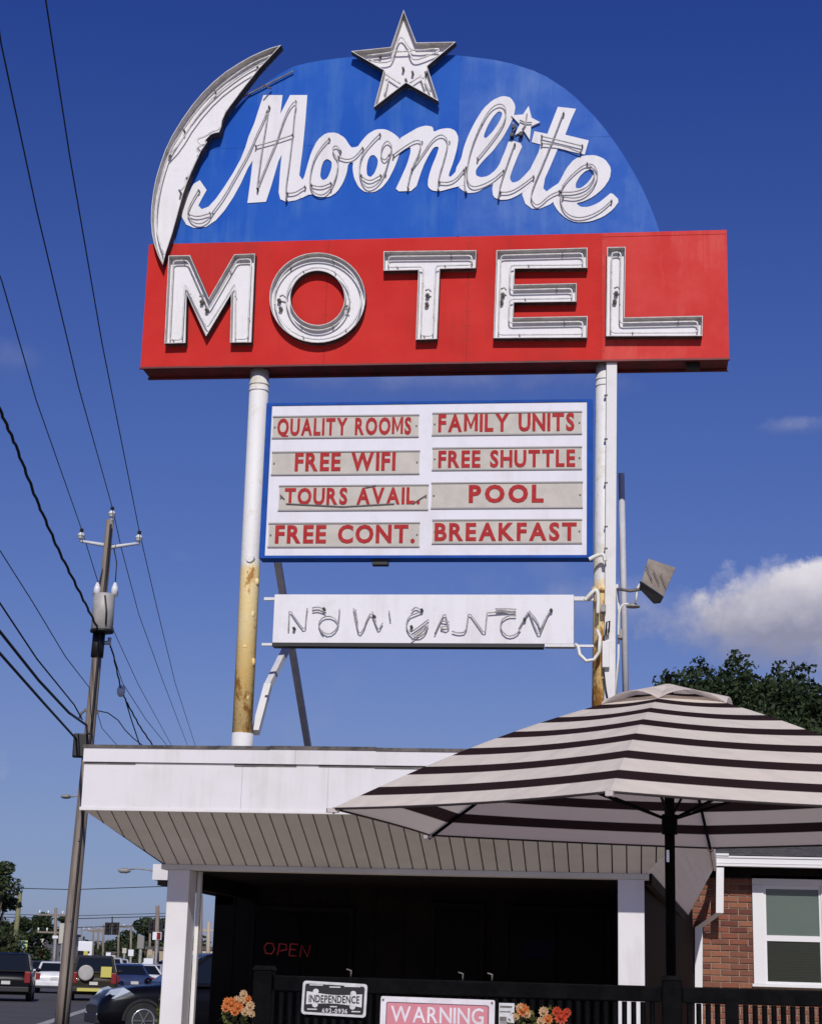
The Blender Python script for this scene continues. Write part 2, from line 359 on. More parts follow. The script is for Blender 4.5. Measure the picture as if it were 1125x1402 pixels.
# flat-sheet helpers: loops are lists of (x, z) at a given y
def area(l): return sum(l[i-1][0]*l[i][1]-l[i][0]*l[i-1][1] for i in range(len(l)))/2
def ccw(l, pos=True): return l if (area(l) > 0) == pos else l[::-1]
def offs(l, d):                                # positive d moves a ccw loop inwards (outwards for a cw hole = into the material too)
    n = len(l); out = []
    for i in range(n):
        a, b, c = Vector(l[i-1]), Vector(l[i]), Vector(l[(i+1) % n])
        e1 = (b-a).normalized(); e2 = (c-b).normalized(); n1 = Vector((-e1.y, e1.x)); n2 = Vector((-e2.y, e2.x))
        m = n1+n2
        if m.length < 1e-6: m = n1
        m.normalize(); k = 1/max(.35, m.dot(n1)); out.append(tuple(b+m*d*k))
    return out
def sheet(mb, loops, y, t=0.0):
    """front face at y (facing -y), optional thickness t behind it"""
    L3 = [[Vector((p[0], p[1], 0)) for p in l] for l in loops]; flat = [p for l in loops for p in l]
    tr = tessellate_polygon(L3); n = len(mb.v); mb.v += [Vector((p[0], y, p[1])) for p in flat]
    for a, b, c in tr:
        A, B, C = flat[a], flat[b], flat[c]
        if (B[0]-A[0])*(C[1]-A[1])-(B[1]-A[1])*(C[0]-A[0]) < 0: b, c = c, b
        mb.face(n+a, n+b, n+c)
    if t:
        m = len(mb.v); mb.v += [Vector((p[0], y+t, p[1])) for p in flat]
        for a, b, c in tr:
            A, B, C = flat[a], flat[b], flat[c]
            if (B[0]-A[0])*(C[1]-A[1])-(B[1]-A[1])*(C[0]-A[0]) < 0: b, c = c, b
            mb.face(m+a, m+c, m+b)
        k = 0
        for l in loops:
            q = len(l)
            for i in range(q): j = (i+1) % q; mb.face(n+k+i, m+k+i, m+k+j, n+k+j)
            k += q
def chan_walls(mb, loops, y0, y1, t):
    for l in loops:
        il = offs(l, t); q = len(l); n = len(mb.v)
        for (ll, yy) in ((l, y0), (l, y1), (il, y0), (il, y1)): mb.v += [Vector((p[0], yy, p[1])) for p in ll]
        for i in range(q):
            j = (i+1) % q
            mb.cur = 1; mb.face(n+i, n+q+i, n+q+j, n+j); mb.cur = 0     # outer wall
            mb.face(n+i, n+j, n+2*q+j, n+2*q+i)                 # rim
            mb.face(n+2*q+i, n+2*q+j, n+3*q+j, n+3*q+i)         # inner wall
def chaikin(l, k=1):
    for _ in range(k):
        o = []
        for i in range(len(l)):
            a, b = Vector(l[i]), Vector(l[(i+1) % len(l)]); o += [tuple(a*.8+b*.2), tuple(a*.2+b*.8)]
        l = o
    return l
def corner(l, r=.03):
    o = []
    for i in range(len(l)):
        a, b, c = Vector(l[i-1]), Vector(l[i]), Vector(l[(i+1) % len(l)])
        p, q = b+(a-b).normalized()*r, b+(c-b).normalized()*r
        o += [tuple(p), tuple((p+q)*.25+b*.5), tuple(q)]
    return o
def smooth_open(l, k=1):
    for _ in range(k):
        o = [l[0]]
        for i in range(len(l)-1):
            a, b = Vector(l[i]), Vector(l[i+1]); o += [tuple(a*.75+b*.25), tuple(a*.25+b*.75)]
        l = o+[l[-1]]
    return l
def zpx(z, l):                                  # zoom coordinates -> photo pixels
    ox, oy, s = z; return [(ox+x/s, oy+y/s) for x, y in l]
def onto(l, y):
    r = []
    for p in l: q = PY(p[0], p[1], y); r.append((q.x, q.z))
    return r
Z1 = (240, 120, 5.921); Z2 = (410, 150, 4.6875); Z3 = (610, 120, 4.5); Z4 = (190, 50, 4.382); Z5 = (470, 5, 6.618); ZB = (210, 330, 3.629); C4 = (580, 310, 2.616)

# ------------------------------------------------------------------ ground and street
b = MB(); b.box(-2500, 2500, -200, 4500, -2, 0); tag(b.build('ground', 'ground'), kind='structure')
sd = ray(122, 1314); SD = Vector((sd.x, sd.y, 0)).normalized(); SR = Vector((SD.y, -SD.x, 0))        # along the street, and to its right
b = MB()
RC = PZ(70, 1402, 0)             # a point on the right edge line
ln0 = PZ(61, 1402, 0); ln1 = PZ(125, 1381, 0)
def strip(mb, a, bb, w0, w1, z):       # ribbon between distances a and bb along the street, offsets w0..w1 to its right
    o = Vector((0, 0, 0)); P = lambda s, r: Vector((ORG.x, ORG.y, 0))+SD*s+SR*r+Vector((0, 0, z))
    mb.quad(P(a, w0), P(a, w1), P(bb, w1), P(bb, w0))
ORG = EYE + SD*0
def sl_off(p): return (Vector(p)-Vector((ORG.x, ORG.y, 0))).dot(SR), (Vector(p)-Vector((ORG.x, ORG.y, 0))).dot(SD)
b = MB(); strip(b, -60, 1500, -17, 1.2, .004); tag(b.build('street', 'asphalt'), kind='structure')
b = MB(); strip(b, -60, 400, 1.2, 60, .008); tag(b.build('parking_lot', 'lot'), kind='structure')
b = MB()
for k in range(60):
    strip(b, 10+k*12, 13+k*12, -3.6, -3.48, .009)
strip(b, 0, 900, -7.6, -7.48, .009)
tag(b.build('lane_line', 'line'), kind='structure')
b = MB(); strip(b, 0, 900, -7.3, -7.18, .010); tag(b.build('centre_line', 'yline'), kind='structure')
# stop line / driveway line seen beside the pole
b = MB(); d = (ln1-ln0).normalized(); nn = Vector((-d.y, d.x, 0)); a0 = ln0-d*8; a1 = ln1+d*4
b.quad(a0+nn*.14+Vector((0, 0, .013)), a0-nn*.14+Vector((0, 0, .013)), a1-nn*.14+Vector((0, 0, .013)), a1+nn*.14+Vector((0, 0, .013)))
tag(b.build('driveway_line', 'line'), kind='structure')
b = MB(); b.box(-14, 14, -12, 14.6, .01, .03); tag(b.build('patio', 'concrete'), kind='structure')  # widened out of view and lightened to bounce sun up onto the soffit
b = MB(); b.box(-5.2, 9, 14.6, 26, .02, .15); tag(b.build('porch_floor', 'concrete'), kind='structure')

# ------------------------------------------------------------------ MOTEL SIGN
YS = 15.0; TH = .31
sign = thing('motel_sign', 'big two sided motel sign with blue arch over red box on two tall posts', 'motel sign', (PY(595, 500, YS+.15).x, YS+.15, PY(595, 500, YS).z))
# red cabinet
rc = onto([(193, 500), (997, 493), (997, 315), (905, 318), (903, 320), (207, 334)], YS)
zb = (PY(193, 500, YS).z+PY(997, 493, YS).z)/2; zt = PY(560, 327, YS).z
xl = PY(198, 420, YS).x; xr = PY(996, 400, YS).x
xstep = PY(905, 318, YS).x; zt2 = PY(950, 316, YS).z
zt = (PY(207, 333, YS).z+PY(900, 319, YS).z)/2
b = MB(); b.box(xl+.004, xr-.004, YS+.012, YS+TH, zb+.004, zt-.004); b.box(xstep, xr-.004, YS+.012, YS+TH, zt-.004, zt2-.004)
cab = b.build('red_cabinet', 'red_dark', sign)
seams = [xl, PY(447, 400, YS).x, PY(640, 400, YS).x, PY(823, 400, YS).x, xr]
for i in range(4):
    b = MB(); top = zt if i < 3 else zt2
    a, c = seams[i]+.0015, seams[i+1]-.0015
    if i < 3: sheet(b, [ccw([(a, zb), (c, zb), (c, zt), (a, zt)])], YS, .011)
    else:
        sheet(b, [ccw([(a, zb), (c, zb), (c, zt-.04), (a, zt-.04)])], YS, .011)
        sheet(b, [ccw([(a, zt-.037), (c, zt-.037), (c, zt2), (xstep, zt2), (xstep, zt), (a, zt)])], YS-.003, .013)
    b.build('cabinet_sheet', 'red' if i < 3 else 'red_faded', sign)
b = MB(); b.box(xl-.006, xr+.006, YS-.012, YS+.02, zb-.018, zb-.001); b.box(xl-.006, xr+.006, YS+TH-.02, YS+TH+.01, zb-.018, zb-.001)
b.build('cabinet_trim', 'red_dark', sign)
b = MB()
for sx_ in seams[1:4]:
    for k in range(9):
        z_ = zb+.08+k*(zt-zb-.14)/8
        for o_ in (-.02, .02): b.tube([(sx_+o_, YS-.003, z_), (sx_+o_, YS+.001, z_)], .0045, 6)
b.build('rivet', 'red_dark', sign)
b = MB(); q = PY(948, 512, YS+.2); b.box(q.x-.06, q.x+.06, YS+.1, YS+.2, zb-.05, zb-.002); b.build('junction_box', 'black', sign)
# blue arch
arc = [(395, 93), (430, 84), (480, 78), (530, 75), (580, 74), (630, 76), (690, 84), (740, 100), (780, 126), (820, 166), (850, 207), (875, 250), (893, 290), (904, 322)]
arc = onto(arc, YS+.02)
left = onto([(240, 328), (240, 295), (252, 250), (283, 198), (330, 138)], YS+.02)
arch = [(arc[-1][0], zt-.16)]+arc[::-1]+left[::-1]+[(left[0][0], zt-.16)]
arch = ccw(arch)
# smooth the top
def clipx(l, x, keep_less):
    o = []
    for i in range(len(l)):
        a, c = l[i-1], l[i]; ia = (a[0] <= x) == keep_less; ic = (c[0] <= x) == keep_less
        if ia != ic: t = (x-a[0])/(c[0]-a[0]); o.append((x, a[1]+t*(c[1]-a[1])))
        if ic: o.append(c)
    return o
def clipz(l, z, less):
    return [(p[1], p[0]) for p in clipx([(p[1], p[0]) for p in l], z, less)]
arch_s = chaikin(arch, 1)
b = MB(); sheet(b, [offs(ccw(arch_s), .004)], YS+.028, TH-.05); b.build('arch_frame', 'bframe', sign)
sx = PY(629, 200, YS).x
for less, xx, mm in ((True, sx-.0015, 'blue'), (False, sx+.0015, 'blue_faded')):
    half = clipx(arch_s, xx, less); zs = PY(500, 196, YS).z
    for lz, z_ in ((True, zs-.001), (False, zs+.001)):
        pc = ccw(clipz(half, z_, lz)); b = MB(); sheet(b, [pc], YS+.018, .009); b.build('arch_sheet', mm, sign)
b = MB(); b.box(sx-.012, sx+.012, YS+.012, YS+.0175, zt+.01, PY(629, 84, YS).z); b.build('seam_strip', 'blue_faded', sign)
# lightning of the arch back (other face)
b = MB(); sheet(b, [offs(ccw(arch_s), .002)], YS+TH-.02, .01); b.build('arch_back', 'blue', sign)

# script letters -------------------------------------------------
script = [
 (Z1, [(200, 750), (255, 830), (218, 895), (188, 955), (215, 985), (270, 965), (330, 900), (400, 800), (470, 690), (530, 580), (570, 480), (595, 395), (640, 290), (680, 165), (715, 60), (870, 60), (852, 212), (930, 60), (1070, 60), (1052, 300), (1032, 500), (1005, 710), (1030, 745), (1080, 712), (1110, 840), (1050, 880), (980, 912), (900, 925), (852, 905), (838, 850), (848, 700), (862, 545), (835, 600), (780, 790), (735, 925), (585, 935), (610, 750), (628, 590), (590, 650), (530, 780), (470, 890), (400, 995), (330, 1075), (250, 1128), (150, 1137), (90, 1110), (55, 1050), (60, 975), (100, 860), (150, 780)], None,
  [[(190, 830), (130, 930), (100, 1010), (130, 1080), (200, 1105), (270, 1070), (300, 1010), (400, 880), (500, 700), (600, 530), (660, 380), (720, 260), (745, 190)], [(760, 150), (740, 300), (715, 440), (690, 620), (665, 820)], [(665, 820), (720, 680), (790, 510), (830, 420), (880, 260), (930, 150), (975, 100), (985, 140), (970, 200), (955, 380), (925, 640), (900, 800), (900, 905)], [(905, 850), (970, 850), (1050, 800)], [(650, 470), (800, 430), (950, 380)], [(105, 1020), (180, 1045), (280, 1015)]]),
 (Z2, [(25, 450), (50, 360), (75, 275), (115, 195), (170, 150), (235, 147), (290, 180), (318, 225), (335, 245), (372, 238), (368, 332), (312, 345), (305, 400), (280, 470), (240, 530), (190, 562), (120, 560), (70, 540), (0, 575), (-10, 470)], [(178, 315), (208, 335), (205, 380), (180, 440), (150, 455), (132, 430), (140, 370), (155, 330)],
  [[(190, 185), (130, 250), (85, 340), (65, 470), (90, 530), (150, 550), (200, 510), (240, 430), (255, 320), (220, 280), (215, 235), (245, 225), (262, 262)], [(250, 300), (310, 320), (360, 300), (405, 245)], [(75, 480), (140, 495), (200, 470)]]),
 (Z2, [(337, 243), (372, 240), (400, 200), (440, 155), (490, 127), (550, 125), (600, 150), (642, 185), (652, 240), (640, 290), (610, 370), (570, 450), (530, 500), (480, 530), (420, 530), (380, 500), (350, 440), (340, 380), (345, 338), (325, 335)], [(455, 295), (480, 290), (503, 320), (500, 360), (480, 410), (455, 435), (432, 420), (430, 370), (440, 320)],
  [[(515, 155), (450, 220), (400, 290), (385, 380), (400, 460), (440, 505), (500, 480), (550, 410), (580, 300), (600, 230), (565, 190), (530, 235), (525, 300), (550, 325), (575, 290)], [(395, 420), (450, 460), (520, 420)]]),
 (Z2, [(636, 188), (700, 150), (760, 115), (810, 102), (855, 110), (860, 145), (900, 125), (960, 118), (1000, 135), (1020, 180), (1010, 250), (985, 340), (955, 420), (965, 435), (1000, 400), (1045, 340), (1075, 350), (1070, 480), (1030, 490), (960, 508), (900, 525), (850, 520), (822, 495), (825, 440), (850, 360), (880, 290), (895, 238), (862, 240), (830, 290), (790, 370), (740, 522), (610, 525), (650, 440), (690, 350), (712, 275), (712, 238), (670, 258), (630, 290), (606, 300)], None,
  [[(600, 290), (680, 230), (750, 190), (785, 200), (770, 280), (720, 380), (695, 500)], [(720, 380), (800, 270), (860, 180), (920, 150), (960, 200), (930, 320), (895, 430), (890, 515)], [(895, 460), (960, 465), (1010, 440), (1055, 385)]]),
 (Z3, [(60, 500), (95, 440), (110, 370), (140, 290), (180, 210), (230, 130), (290, 75), (350, 50), (400, 60), (430, 110), (420, 170), (395, 230), (350, 310), (290, 390), (230, 450), (185, 505), (185, 540), (215, 553), (260, 545), (310, 505), (350, 440), (350, 560), (300, 590), (250, 612), (190, 645), (130, 650), (85, 620), (62, 580)], [(335, 145), (350, 160), (330, 210), (290, 270), (245, 315), (232, 300), (255, 240), (290, 180), (318, 150)],
  [[(125, 490), (118, 570), (125, 640)], [(195, 435), (250, 370), (320, 280), (370, 200), (375, 120), (340, 90), (280, 120), (220, 220), (170, 340), (140, 450), (130, 560), (160, 610), (220, 600), (300, 560), (355, 510)]]),
 (Z3, [(390, 320), (477, 348), (440, 430), (408, 510), (393, 560), (410, 587), (450, 575), (500, 525), (545, 470), (540, 570), (500, 625), (450, 660), (390, 688), (330, 692), (292, 672), (285, 620), (300, 560), (335, 460), (365, 390)], None,
  [[(425, 345), (380, 470), (340, 590), (325, 680)], [(335, 640), (400, 640), (470, 600), (540, 545)]]),
 (Z3, [(690, 118), (802, 130), (770, 200), (735, 290), (880, 325), (855, 412), (690, 375), (650, 470), (610, 560), (600, 620), (620, 640), (660, 610), (700, 585), (725, 650), (690, 680), (640, 720), (580, 745), (530, 745), (490, 715), (470, 660), (480, 600), (520, 500), (570, 400), (585, 350), (528, 335), (545, 268), (625, 285), (650, 220)], None,
  [[(725, 155), (670, 300), (600, 470), (540, 610), (525, 680), (560, 725), (600, 700), (640, 660), (700, 635)], [(590, 295), (700, 320), (840, 355)], [(590, 340), (720, 350), (830, 395)]]),
 (Z3, [(655, 645), (700, 580), (740, 500), (790, 440), (850, 418), (920, 415), (980, 440), (1018, 495), (1010, 560), (970, 620), (910, 670), (850, 700), (800, 712), (830, 735), (880, 735), (940, 710), (990, 670), (1020, 645), (1070, 695), (1030, 750), (970, 795), (890, 825), (800, 830), (740, 805), (690, 760), (660, 710)], [(895, 502), (912, 515), (900, 550), (870, 590), (830, 620), (800, 620), (800, 590), (825, 545), (860, 512)],
  [[(710, 640), (800, 640), (880, 610), (925, 540), (910, 490), (870, 460), (790, 520), (720, 600), (705, 680), (730, 760), (800, 800), (880, 790), (960, 750), (1020, 695)], [(870, 465), (920, 470), (945, 540), (900, 630), (820, 680), (720, 670)]])]
for i, (z, ol, hole, tubes) in enumerate(script):
    y = YS+.0095-.0025*(i % 2)
    sharp = i in (0, 6)
    f = (lambda l: l) if sharp else (lambda l: chaikin(l, 1))
    loops = [ccw(onto(f(zpx(z, ol)), y))]
    if hole: loops.append(ccw(onto(f(zpx(z, hole)), y), False))
    b = MB(); sheet(b, loops, y, .004); lt = b.build('script_letter', 'white', sign)
    b = MB()
    for tl in tubes:
        q = [(p[0]-.006, p[1]) for p in onto(smooth_open(zpx(z, tl), 2), YS-.035)]
        b.tube([(p[0], YS-.022, p[1]) for p in q], .0062, 6)
    b.build('neon_tube', 'tubed' , lt)
    b = MB()
    for tl in tubes:
        for e in (tl[0], tl[-1]):
            p = onto(zpx(z, [e]), YS-.035)[0]; b.tube([(p[0], YS-.042, p[1]), (p[0], y, p[1])], .008, 6)
        if len(tl) > 6:
            p = onto(zpx(z, [tl[len(tl)//2]]), YS-.035)[0]; b.tube([(p[0], YS-.028, p[1]), (p[0], y, p[1])], .006, 5)
    b.build('tube_support', 'rimd', lt)
# small star that dots the i
sm = ccw(onto(zpx(Z3, [(510, 112), (528, 185), (580, 212), (525, 238), (517, 320), (480, 265), (425, 290), (455, 225), (402, 170), (475, 165)]), YS-.01))
b = MB(); sheet(b, [sm], YS-.01, .025); st = b.build('small_star', 'white', sign)
b = MB()
for tl in ([(500, 160), (490, 230), (470, 260)], [(410, 215), (430, 240), (415, 270)], [(455, 200), (490, 215), (530, 215)]):
    b.tube([(p[0], YS-.03, p[1]) for p in onto(zpx(Z3, tl), YS-.03)], .007, 6)
b.build('neon_tube', 'tubed', st)
b = MB()
for p in ((407, 290), (462, 285), (420, 240)):
    q = onto(zpx(Z3, [p]), YS-.03)[0]; b.tube([(q[0], YS-.045, q[1]), (q[0], YS+.017, q[1])], .02, 8)
b.build('tube_support', 'black', st)

# channel shapes -------------------------------------------------
def channel(name, outline, holes, y0, y1, tube_off, parent, face='white', wall='rim', tube=True, back=None, twall=.007, tubemat='tube'):
    """open-faced letter: back plate, walls, glass tubes inside"""
    loops = [ccw(onto(outline, y0))]+[ccw(onto(h, y0), False) for h in holes]
    b = MB(); sheet(b, loops, y1-.012 if back is None else back, .004); o = b.build(name, face, parent)
    b = MB(); chan_walls(b, loops, y0, y1, twall); b.build('letter_wall' if 'letter' in name else 'side_wall', [wall, 'outerwall'], o)
    if tube:
        b = MB()
        for l in loops:
            for kk in (tube_off if isinstance(tube_off, (tuple, list)) else (tube_off,)):
                lo = offs(l, kk); lo = corner(lo) if len(lo) < 20 else lo
                b.tube([(p[0], y0+.028, p[1]) for p in lo], .0075, 6, closed=True)
        b.build('neon_tube', tubemat, o)
        b = MB()
        for l in loops:
            lo = offs(l, tube_off if not isinstance(tube_off, (tuple, list)) else tube_off[0])
            for k in range(0, len(lo), max(1, len(lo)//6)):
                p = lo[k]; p2 = lo[(k+1) % len(lo)]; mx_, mz_ = (p[0]*.75+p2[0]*.25, p[1]*.75+p2[1]*.25)
                b.tube([(mx_, y0+.02, mz_), (mx_, y1-.012, mz_)], .006, 5)
        b.build('tube_support', 'rimd', o)
    return o
def ell(cx, cy, rx, ry, n=48): return [(cx+rx*math.cos(2*math.pi*k/n), cy+ry*math.sin(2*math.pi*k/n)) for k in range(n)]
LM = zpx(ZB, [(76, 72), (182, 70), (276, 283), (402, 66), (506, 62), (487, 503), (381, 504), (387, 262), (262, 473), (166, 262), (160, 506), (55, 509)])
LO = zpx(ZB, ell(815, 281, 238, 224)); LOH = zpx(ZB, ell(815, 282, 134, 135))
LT = [(525, 344), (652, 342.5), (651, 367), (602, 368), (598, 464), (569, 465), (572.5, 369.5), (525, 370.5)]
LE = zpx(C4, [(260, 85), (585, 76), (585, 148), (325, 151), (324, 208), (547, 203), (546, 269), (322, 272), (321, 326), (586, 321), (583, 398), (249, 400)])
LL = zpx(C4, [(656, 74), (722, 73), (718, 326), (998, 320), (996, 392), (652, 393)])
y0 = YS-.09
for ol, hs in ((LM, []), (LO, [LOH]), (LT, []), (LE, []), (LL, [])):
    o = channel('channel_letter', ol, hs, y0, YS-.001, .042, sign)
b = MB()                                           # electrodes, two dark cups per letter
for p in ((276, 413), (283, 424), (382, 411), (384, 422), (476, 420), (585, 404), (584, 416), (688, 403), (686, 413), (843, 401), (841, 412)):
    q = PY(p[0], p[1], YS-.05); b.tube([(q.x, YS-.055, q.z), (q.x, YS-.013, q.z)], .019, 10); b.ball((q.x, YS-.058, q.z), .012, 8, 4)
b.build('electrode', 'rimd', sign)
b = MB()
for p in ((278, 408), (388, 408), (475, 426), (587, 400), (690, 398), (845, 397)):
    q = PY(p[0], p[1], YS-.05); b.tube([(q.x-.03, YS-.06, q.z+.012), (q.x, YS-.075, q.z+.02), (q.x+.02, YS-.06, q.z)], .008, 6)
b.build('lead_wire', 'tubed', sign)

# star
STAR = zpx(Z5, [(545, 55), (660, 352), (1018, 345), (757, 566), (860, 882), (566, 716), (277, 938), (365, 602), (68, 430), (430, 392)])
ys = YS-.10
star = channel('star', STAR, [], ys, YS-.012, .055, sign, tube=False, wall='rim')
b = MB()
T5 = [[(215, 470), (430, 445), (470, 420), (500, 310), (540, 305), (590, 390), (640, 430), (860, 405), (870, 430), (700, 500), (640, 510), (610, 480), (590, 410)], [(230, 500), (300, 535), (420, 530), (450, 480), (470, 420)], [(470, 435), (620, 430)], [(385, 640), (515, 725)], [(405, 680), (370, 840)], [(600, 720), (720, 640), (790, 800)], [(700, 650), (745, 790)]]
for tl in T5: b.tube([(p[0], ys+.03, p[1]) for p in onto(smooth_open(zpx(Z5, tl), 1), ys+.03)], .008, 6)
b.build('neon_tube', 'tube', star)
b = MB()
for p in ((540, 585), (625, 620), (565, 690), (330, 470), (745, 625)):
    q = onto(zpx(Z5, [p]), ys+.03)[0]; b.tube([(q[0], ys+.02, q[1]), (q[0], YS-.026, q[1])], .012, 8)
b.build('electrode', 'rimd', star)
q0 = onto(zpx(Z5, [(500, 560), (620, 560)]), YS)
b = MB(); 
for q in q0: b.box(q[0]-.03, q[0]+.03, YS-.010, YS+.017, q[1]-.25, q[1]-.2)
b.build('star_bracket', 'rimd', sign)
sp = ccw(onto(STAR, ys)); b = MB(); sheet(b, [sp], YS+TH+.0, .11); b.build('back_star', 'bframe', sign)
# crescent
MOON = zpx(Z4, [(855, 50), (790, 68), (740, 88), (670, 120), (600, 160), (520, 212), (450, 270), (380, 340), (320, 412), (258, 500), (200, 595), (160, 680), (128, 770), (104, 850), (88, 930), (77, 1020), (74, 1100), (80, 1180), (93, 1245), (115, 1310), (145, 1370), (165, 1290), (200, 1185), (235, 1060), (262, 960), (285, 890), (315, 815), (345, 750), (372, 690), (402, 645), (412, 632), (400, 622), (430, 590), (452, 580), (482, 574), (496, 540), (500, 505), (522, 455), (550, 415), (620, 322), (720, 195), (790, 120)])
ym = YS-.11
moon = channel('crescent_moon', MOON, [], ym, YS-.001, .06, sign, tube=False, wall='rim')
b = MB()
for tl in ([(800, 110), (700, 150), (600, 210), (460, 320), (330, 465), (240, 600), (185, 690), (140, 830), (115, 960), (105, 1080), (110, 1180), (150, 1310)], [(780, 140), (700, 180), (600, 240), (470, 340), (340, 490), (250, 640), (175, 720)],
           [(525, 440), (500, 520), (480, 560), (440, 570), (400, 600), (350, 615), (360, 640), (390, 650), (350, 665), (350, 690), (370, 695), (330, 780), (300, 840), (280, 850), (285, 890), (245, 930)]):
    b.tube([(p[0], ym+.03, p[1]) for p in onto(smooth_open(zpx(Z4, tl), 1), ym+.03)], .0075, 6)
b.build('neon_tube', 'tube', moon)
b = MB()
for p in ((705, 165), (455, 325), (180, 695), (245, 925), (290, 850), (270, 560)):
    q = onto(zpx(Z4, [p]), ym+.03)[0]; b.tube([(q[0], ym+.02, q[1]), (q[0], YS-.013, q[1])], .011, 6)
b.build('tube_support', 'rimd', moon)
b = MB(); a = PY(330, 135, YS); c = PY(402, 98, YS); b.bar((a.x, YS-.01, a.z), (c.x, YS-.01, c.z), .012); c2 = PY(372, 122, YS); b.bar((c2.x-.06, YS-.12, c2.z-.02), (c2.x, YS-.01, c2.z), .012)
b.build('moon_bar', 'rimd', sign)  # two thin dark bars beside the crescent's upper tip

# ------------------------------------------------------------------ POSTS
ZROOF = PY(300, 1022, 13.9).z
def post(px_top, px_bot, label, m):
    a = PY(px_top[0], px_top[1], YS+.155); c = PY(px_bot[0], px_bot[1], YS+.155)
    x = (a.x+c.x)/2
    t = thing('sign_post', label, 'post', (x, YS+.155, ZROOF-.06), 'pipe posts that carry the motel sign')
    b = MB(); b.tube([(a.x, YS+.155, zb-.002), ((a.x+c.x)/2, YS+.155, (zb+ZROOF)/2), (c.x, YS+.155, ZROOF-.06)], .088, 28); b.build('pipe', m, t)
    b = MB(); 
    for k, zz in enumerate((zb-.14, zb-.20)): b.tube([(a.x, YS+.155, zz-.008), (a.x, YS+.155, zz+.008)], .094, 28)
    b.build('collar', m, t)
    return t, a.x, c.x
m1 = rustmat('peeling paint left', ZROOF, PY(342, 760, YS).z); m2 = rustmat('peeling paint right', ZROOF+.3, PY(822, 790, YS).z, .545)
pl, plx0, plx1 = post((355.5, 515), (331, 1018), 'left sign post, a white pipe with rust stained ochre lower half', m1)
b = MB(); q = PY(342, 765, YS+.06); b.tube([(q.x, YS+.05, q.z), (q.x, YS+.09, q.z)], [.03, .045], 12); b.build('patch', m1, pl)
random.seed(3); b = MB()
for px_, py_ in ((351, 795), (345, 840), (335, 885), (346, 905), (338, 955)):
    q = PY(px_, py_, YS+.07); a_ = Vector((q.x-plx0*.5-plx1*.5, 0, 0)); b.ball((q.x, YS+.079+abs(a_.x)*.35, q.z), random.uniform(.016, .024), 8, 5, random.uniform(1.0, 2.4))
b.build('weld_lump', m1, pl)
b = MB(); q = PY(331, 1000, YS+.1); b.tube([(plx1, YS+.155, ZROOF-.06), (plx1+.006, YS+.155, ZROOF+.27)], .095, 24); b.build('base_sleeve', 'trim', pl)
pr, prx0, prx1 = post((829, 510), (822.5, 975), 'right sign post, a rusty pipe with white conduit and small boxes on its front', m2)
b = MB(); a = PY(837, 502, YS+.03); c = PY(834, 985, YS+.03); b.bar((a.x, YS+.045, zb-.01), (c.x, YS+.045, c.z), .095, .05); bevel(b.build('cable_channel', 'trim', pr), .006)
b = MB(); a = PY(828.5, 505, YS); 
for py in (540, 600, 660, 720, 750): 
    q = PY(829, py, YS); b.box(q.x-.015, q.x+.015, YS+.015, YS+.05, q.z-.006, q.z+.006)
b.build('clip', 'rimd', pr)
for (x0_, y0_, x1_, y1_, dy) in ((822, 828, 829, 838, .04), (826, 862, 833, 870, .05), (824, 878, 834, 914, .05), (845, 862, 852, 874, .05)):
    a = PY(x0_, y0_, YS-.01); c = PY(x1_, y1_, YS-.01); b = MB(); b.box(a.x, c.x, YS-.03, YS+.08, c.z, a.z); bevel(b.build('utility_box', 'trim' if x0_ == 824 else 'lamp', pr), .004)
b = MB(); b.tube([PY(829, 868, YS-.04), PY(830, 852, YS-.06), PY(834, 850, YS-.06), PY(833, 866, YS-.04)], .008, 6); b.tube([PY(826, 920, YS), PY(829, 945, YS), PY(835, 975, YS)], .008, 6); b.build('cable', 'black', pr)
for pth in ([(806, 766), (815, 761), (826, 758), (828, 768)], [(800, 822), (809, 812), (816, 806), (819, 816), (818, 840)]):
    b = MB(); b.tube([PY(p[0], p[1], YS-.03) for p in smooth_open(pth, 2)], .018, 8); b.build('conduit', 'cord', pr)
b = MB(); b.tube([PY(787, 882, YS-.02), PY(791, 885, YS-.03), PY(793, 896, YS-.04), PY(802, 905, YS-.05), PY(813, 903, YS-.05), PY(820, 892, YS-.05), PY(821, 872, YS-.04), PY(817, 862, YS-.03)], .016, 8); b.build('conduit', 'cord', pr)
b = MB(); q = PY(830, 805, YS); b.tube([(prx1*.36+prx0*.64, YS+.155, q.z-.012), (prx1*.36+prx0*.64, YS+.155, q.z+.03)], .115, 24); b.build('clamp', m2, pr)
b = MB(); b.tube([PY(844, 800, YS+.02), PY(847, 840, YS+.03), PY(846, 900, YS+.05), PY(841, 960, YS+.06)], .012, 6); b.build('cable', 'cord', pr)

# message board ----------------------------------------------------------
yb = 14.98
board = thing('message_board', 'white reader board in blue frame listing rooms, wifi, shuttle, pool and breakfast', 'sign board', (PY(585, 768, yb).x, yb+.08, PY(585, 765, yb).z))
TL, TR, BL, BR = PY(364, 551, yb), PY(812.5, 548, yb), PY(356, 766, yb), PY(809, 762, yb)
xa, xb_, za, zc = (TL.x+BL.x)/2, (TR.x+BR.x)/2, (TL.z+TR.z)/2, (BL.z+BR.z)/2
wl, wr = PY(367.5, 660, yb).x, PY(803, 660, yb).x; wt, wb = PY(585, 553, yb).z, PY(585, 760.5, yb).z
b = MB(); b.box(xa, xb_, yb+.012, yb+.165, zc, za); b.build('cabinet', 'bframe', board)
for (a, c, d, e) in ((xa, wl, zc, za), (wr, xb_, zc, za), (wl, wr, wt, za), (wl, wr, zc, wb)):
    b = MB(); b.box(a, c, yb-.008, yb+.011, d, e); b.build('frame_edge', 'bframe', board)
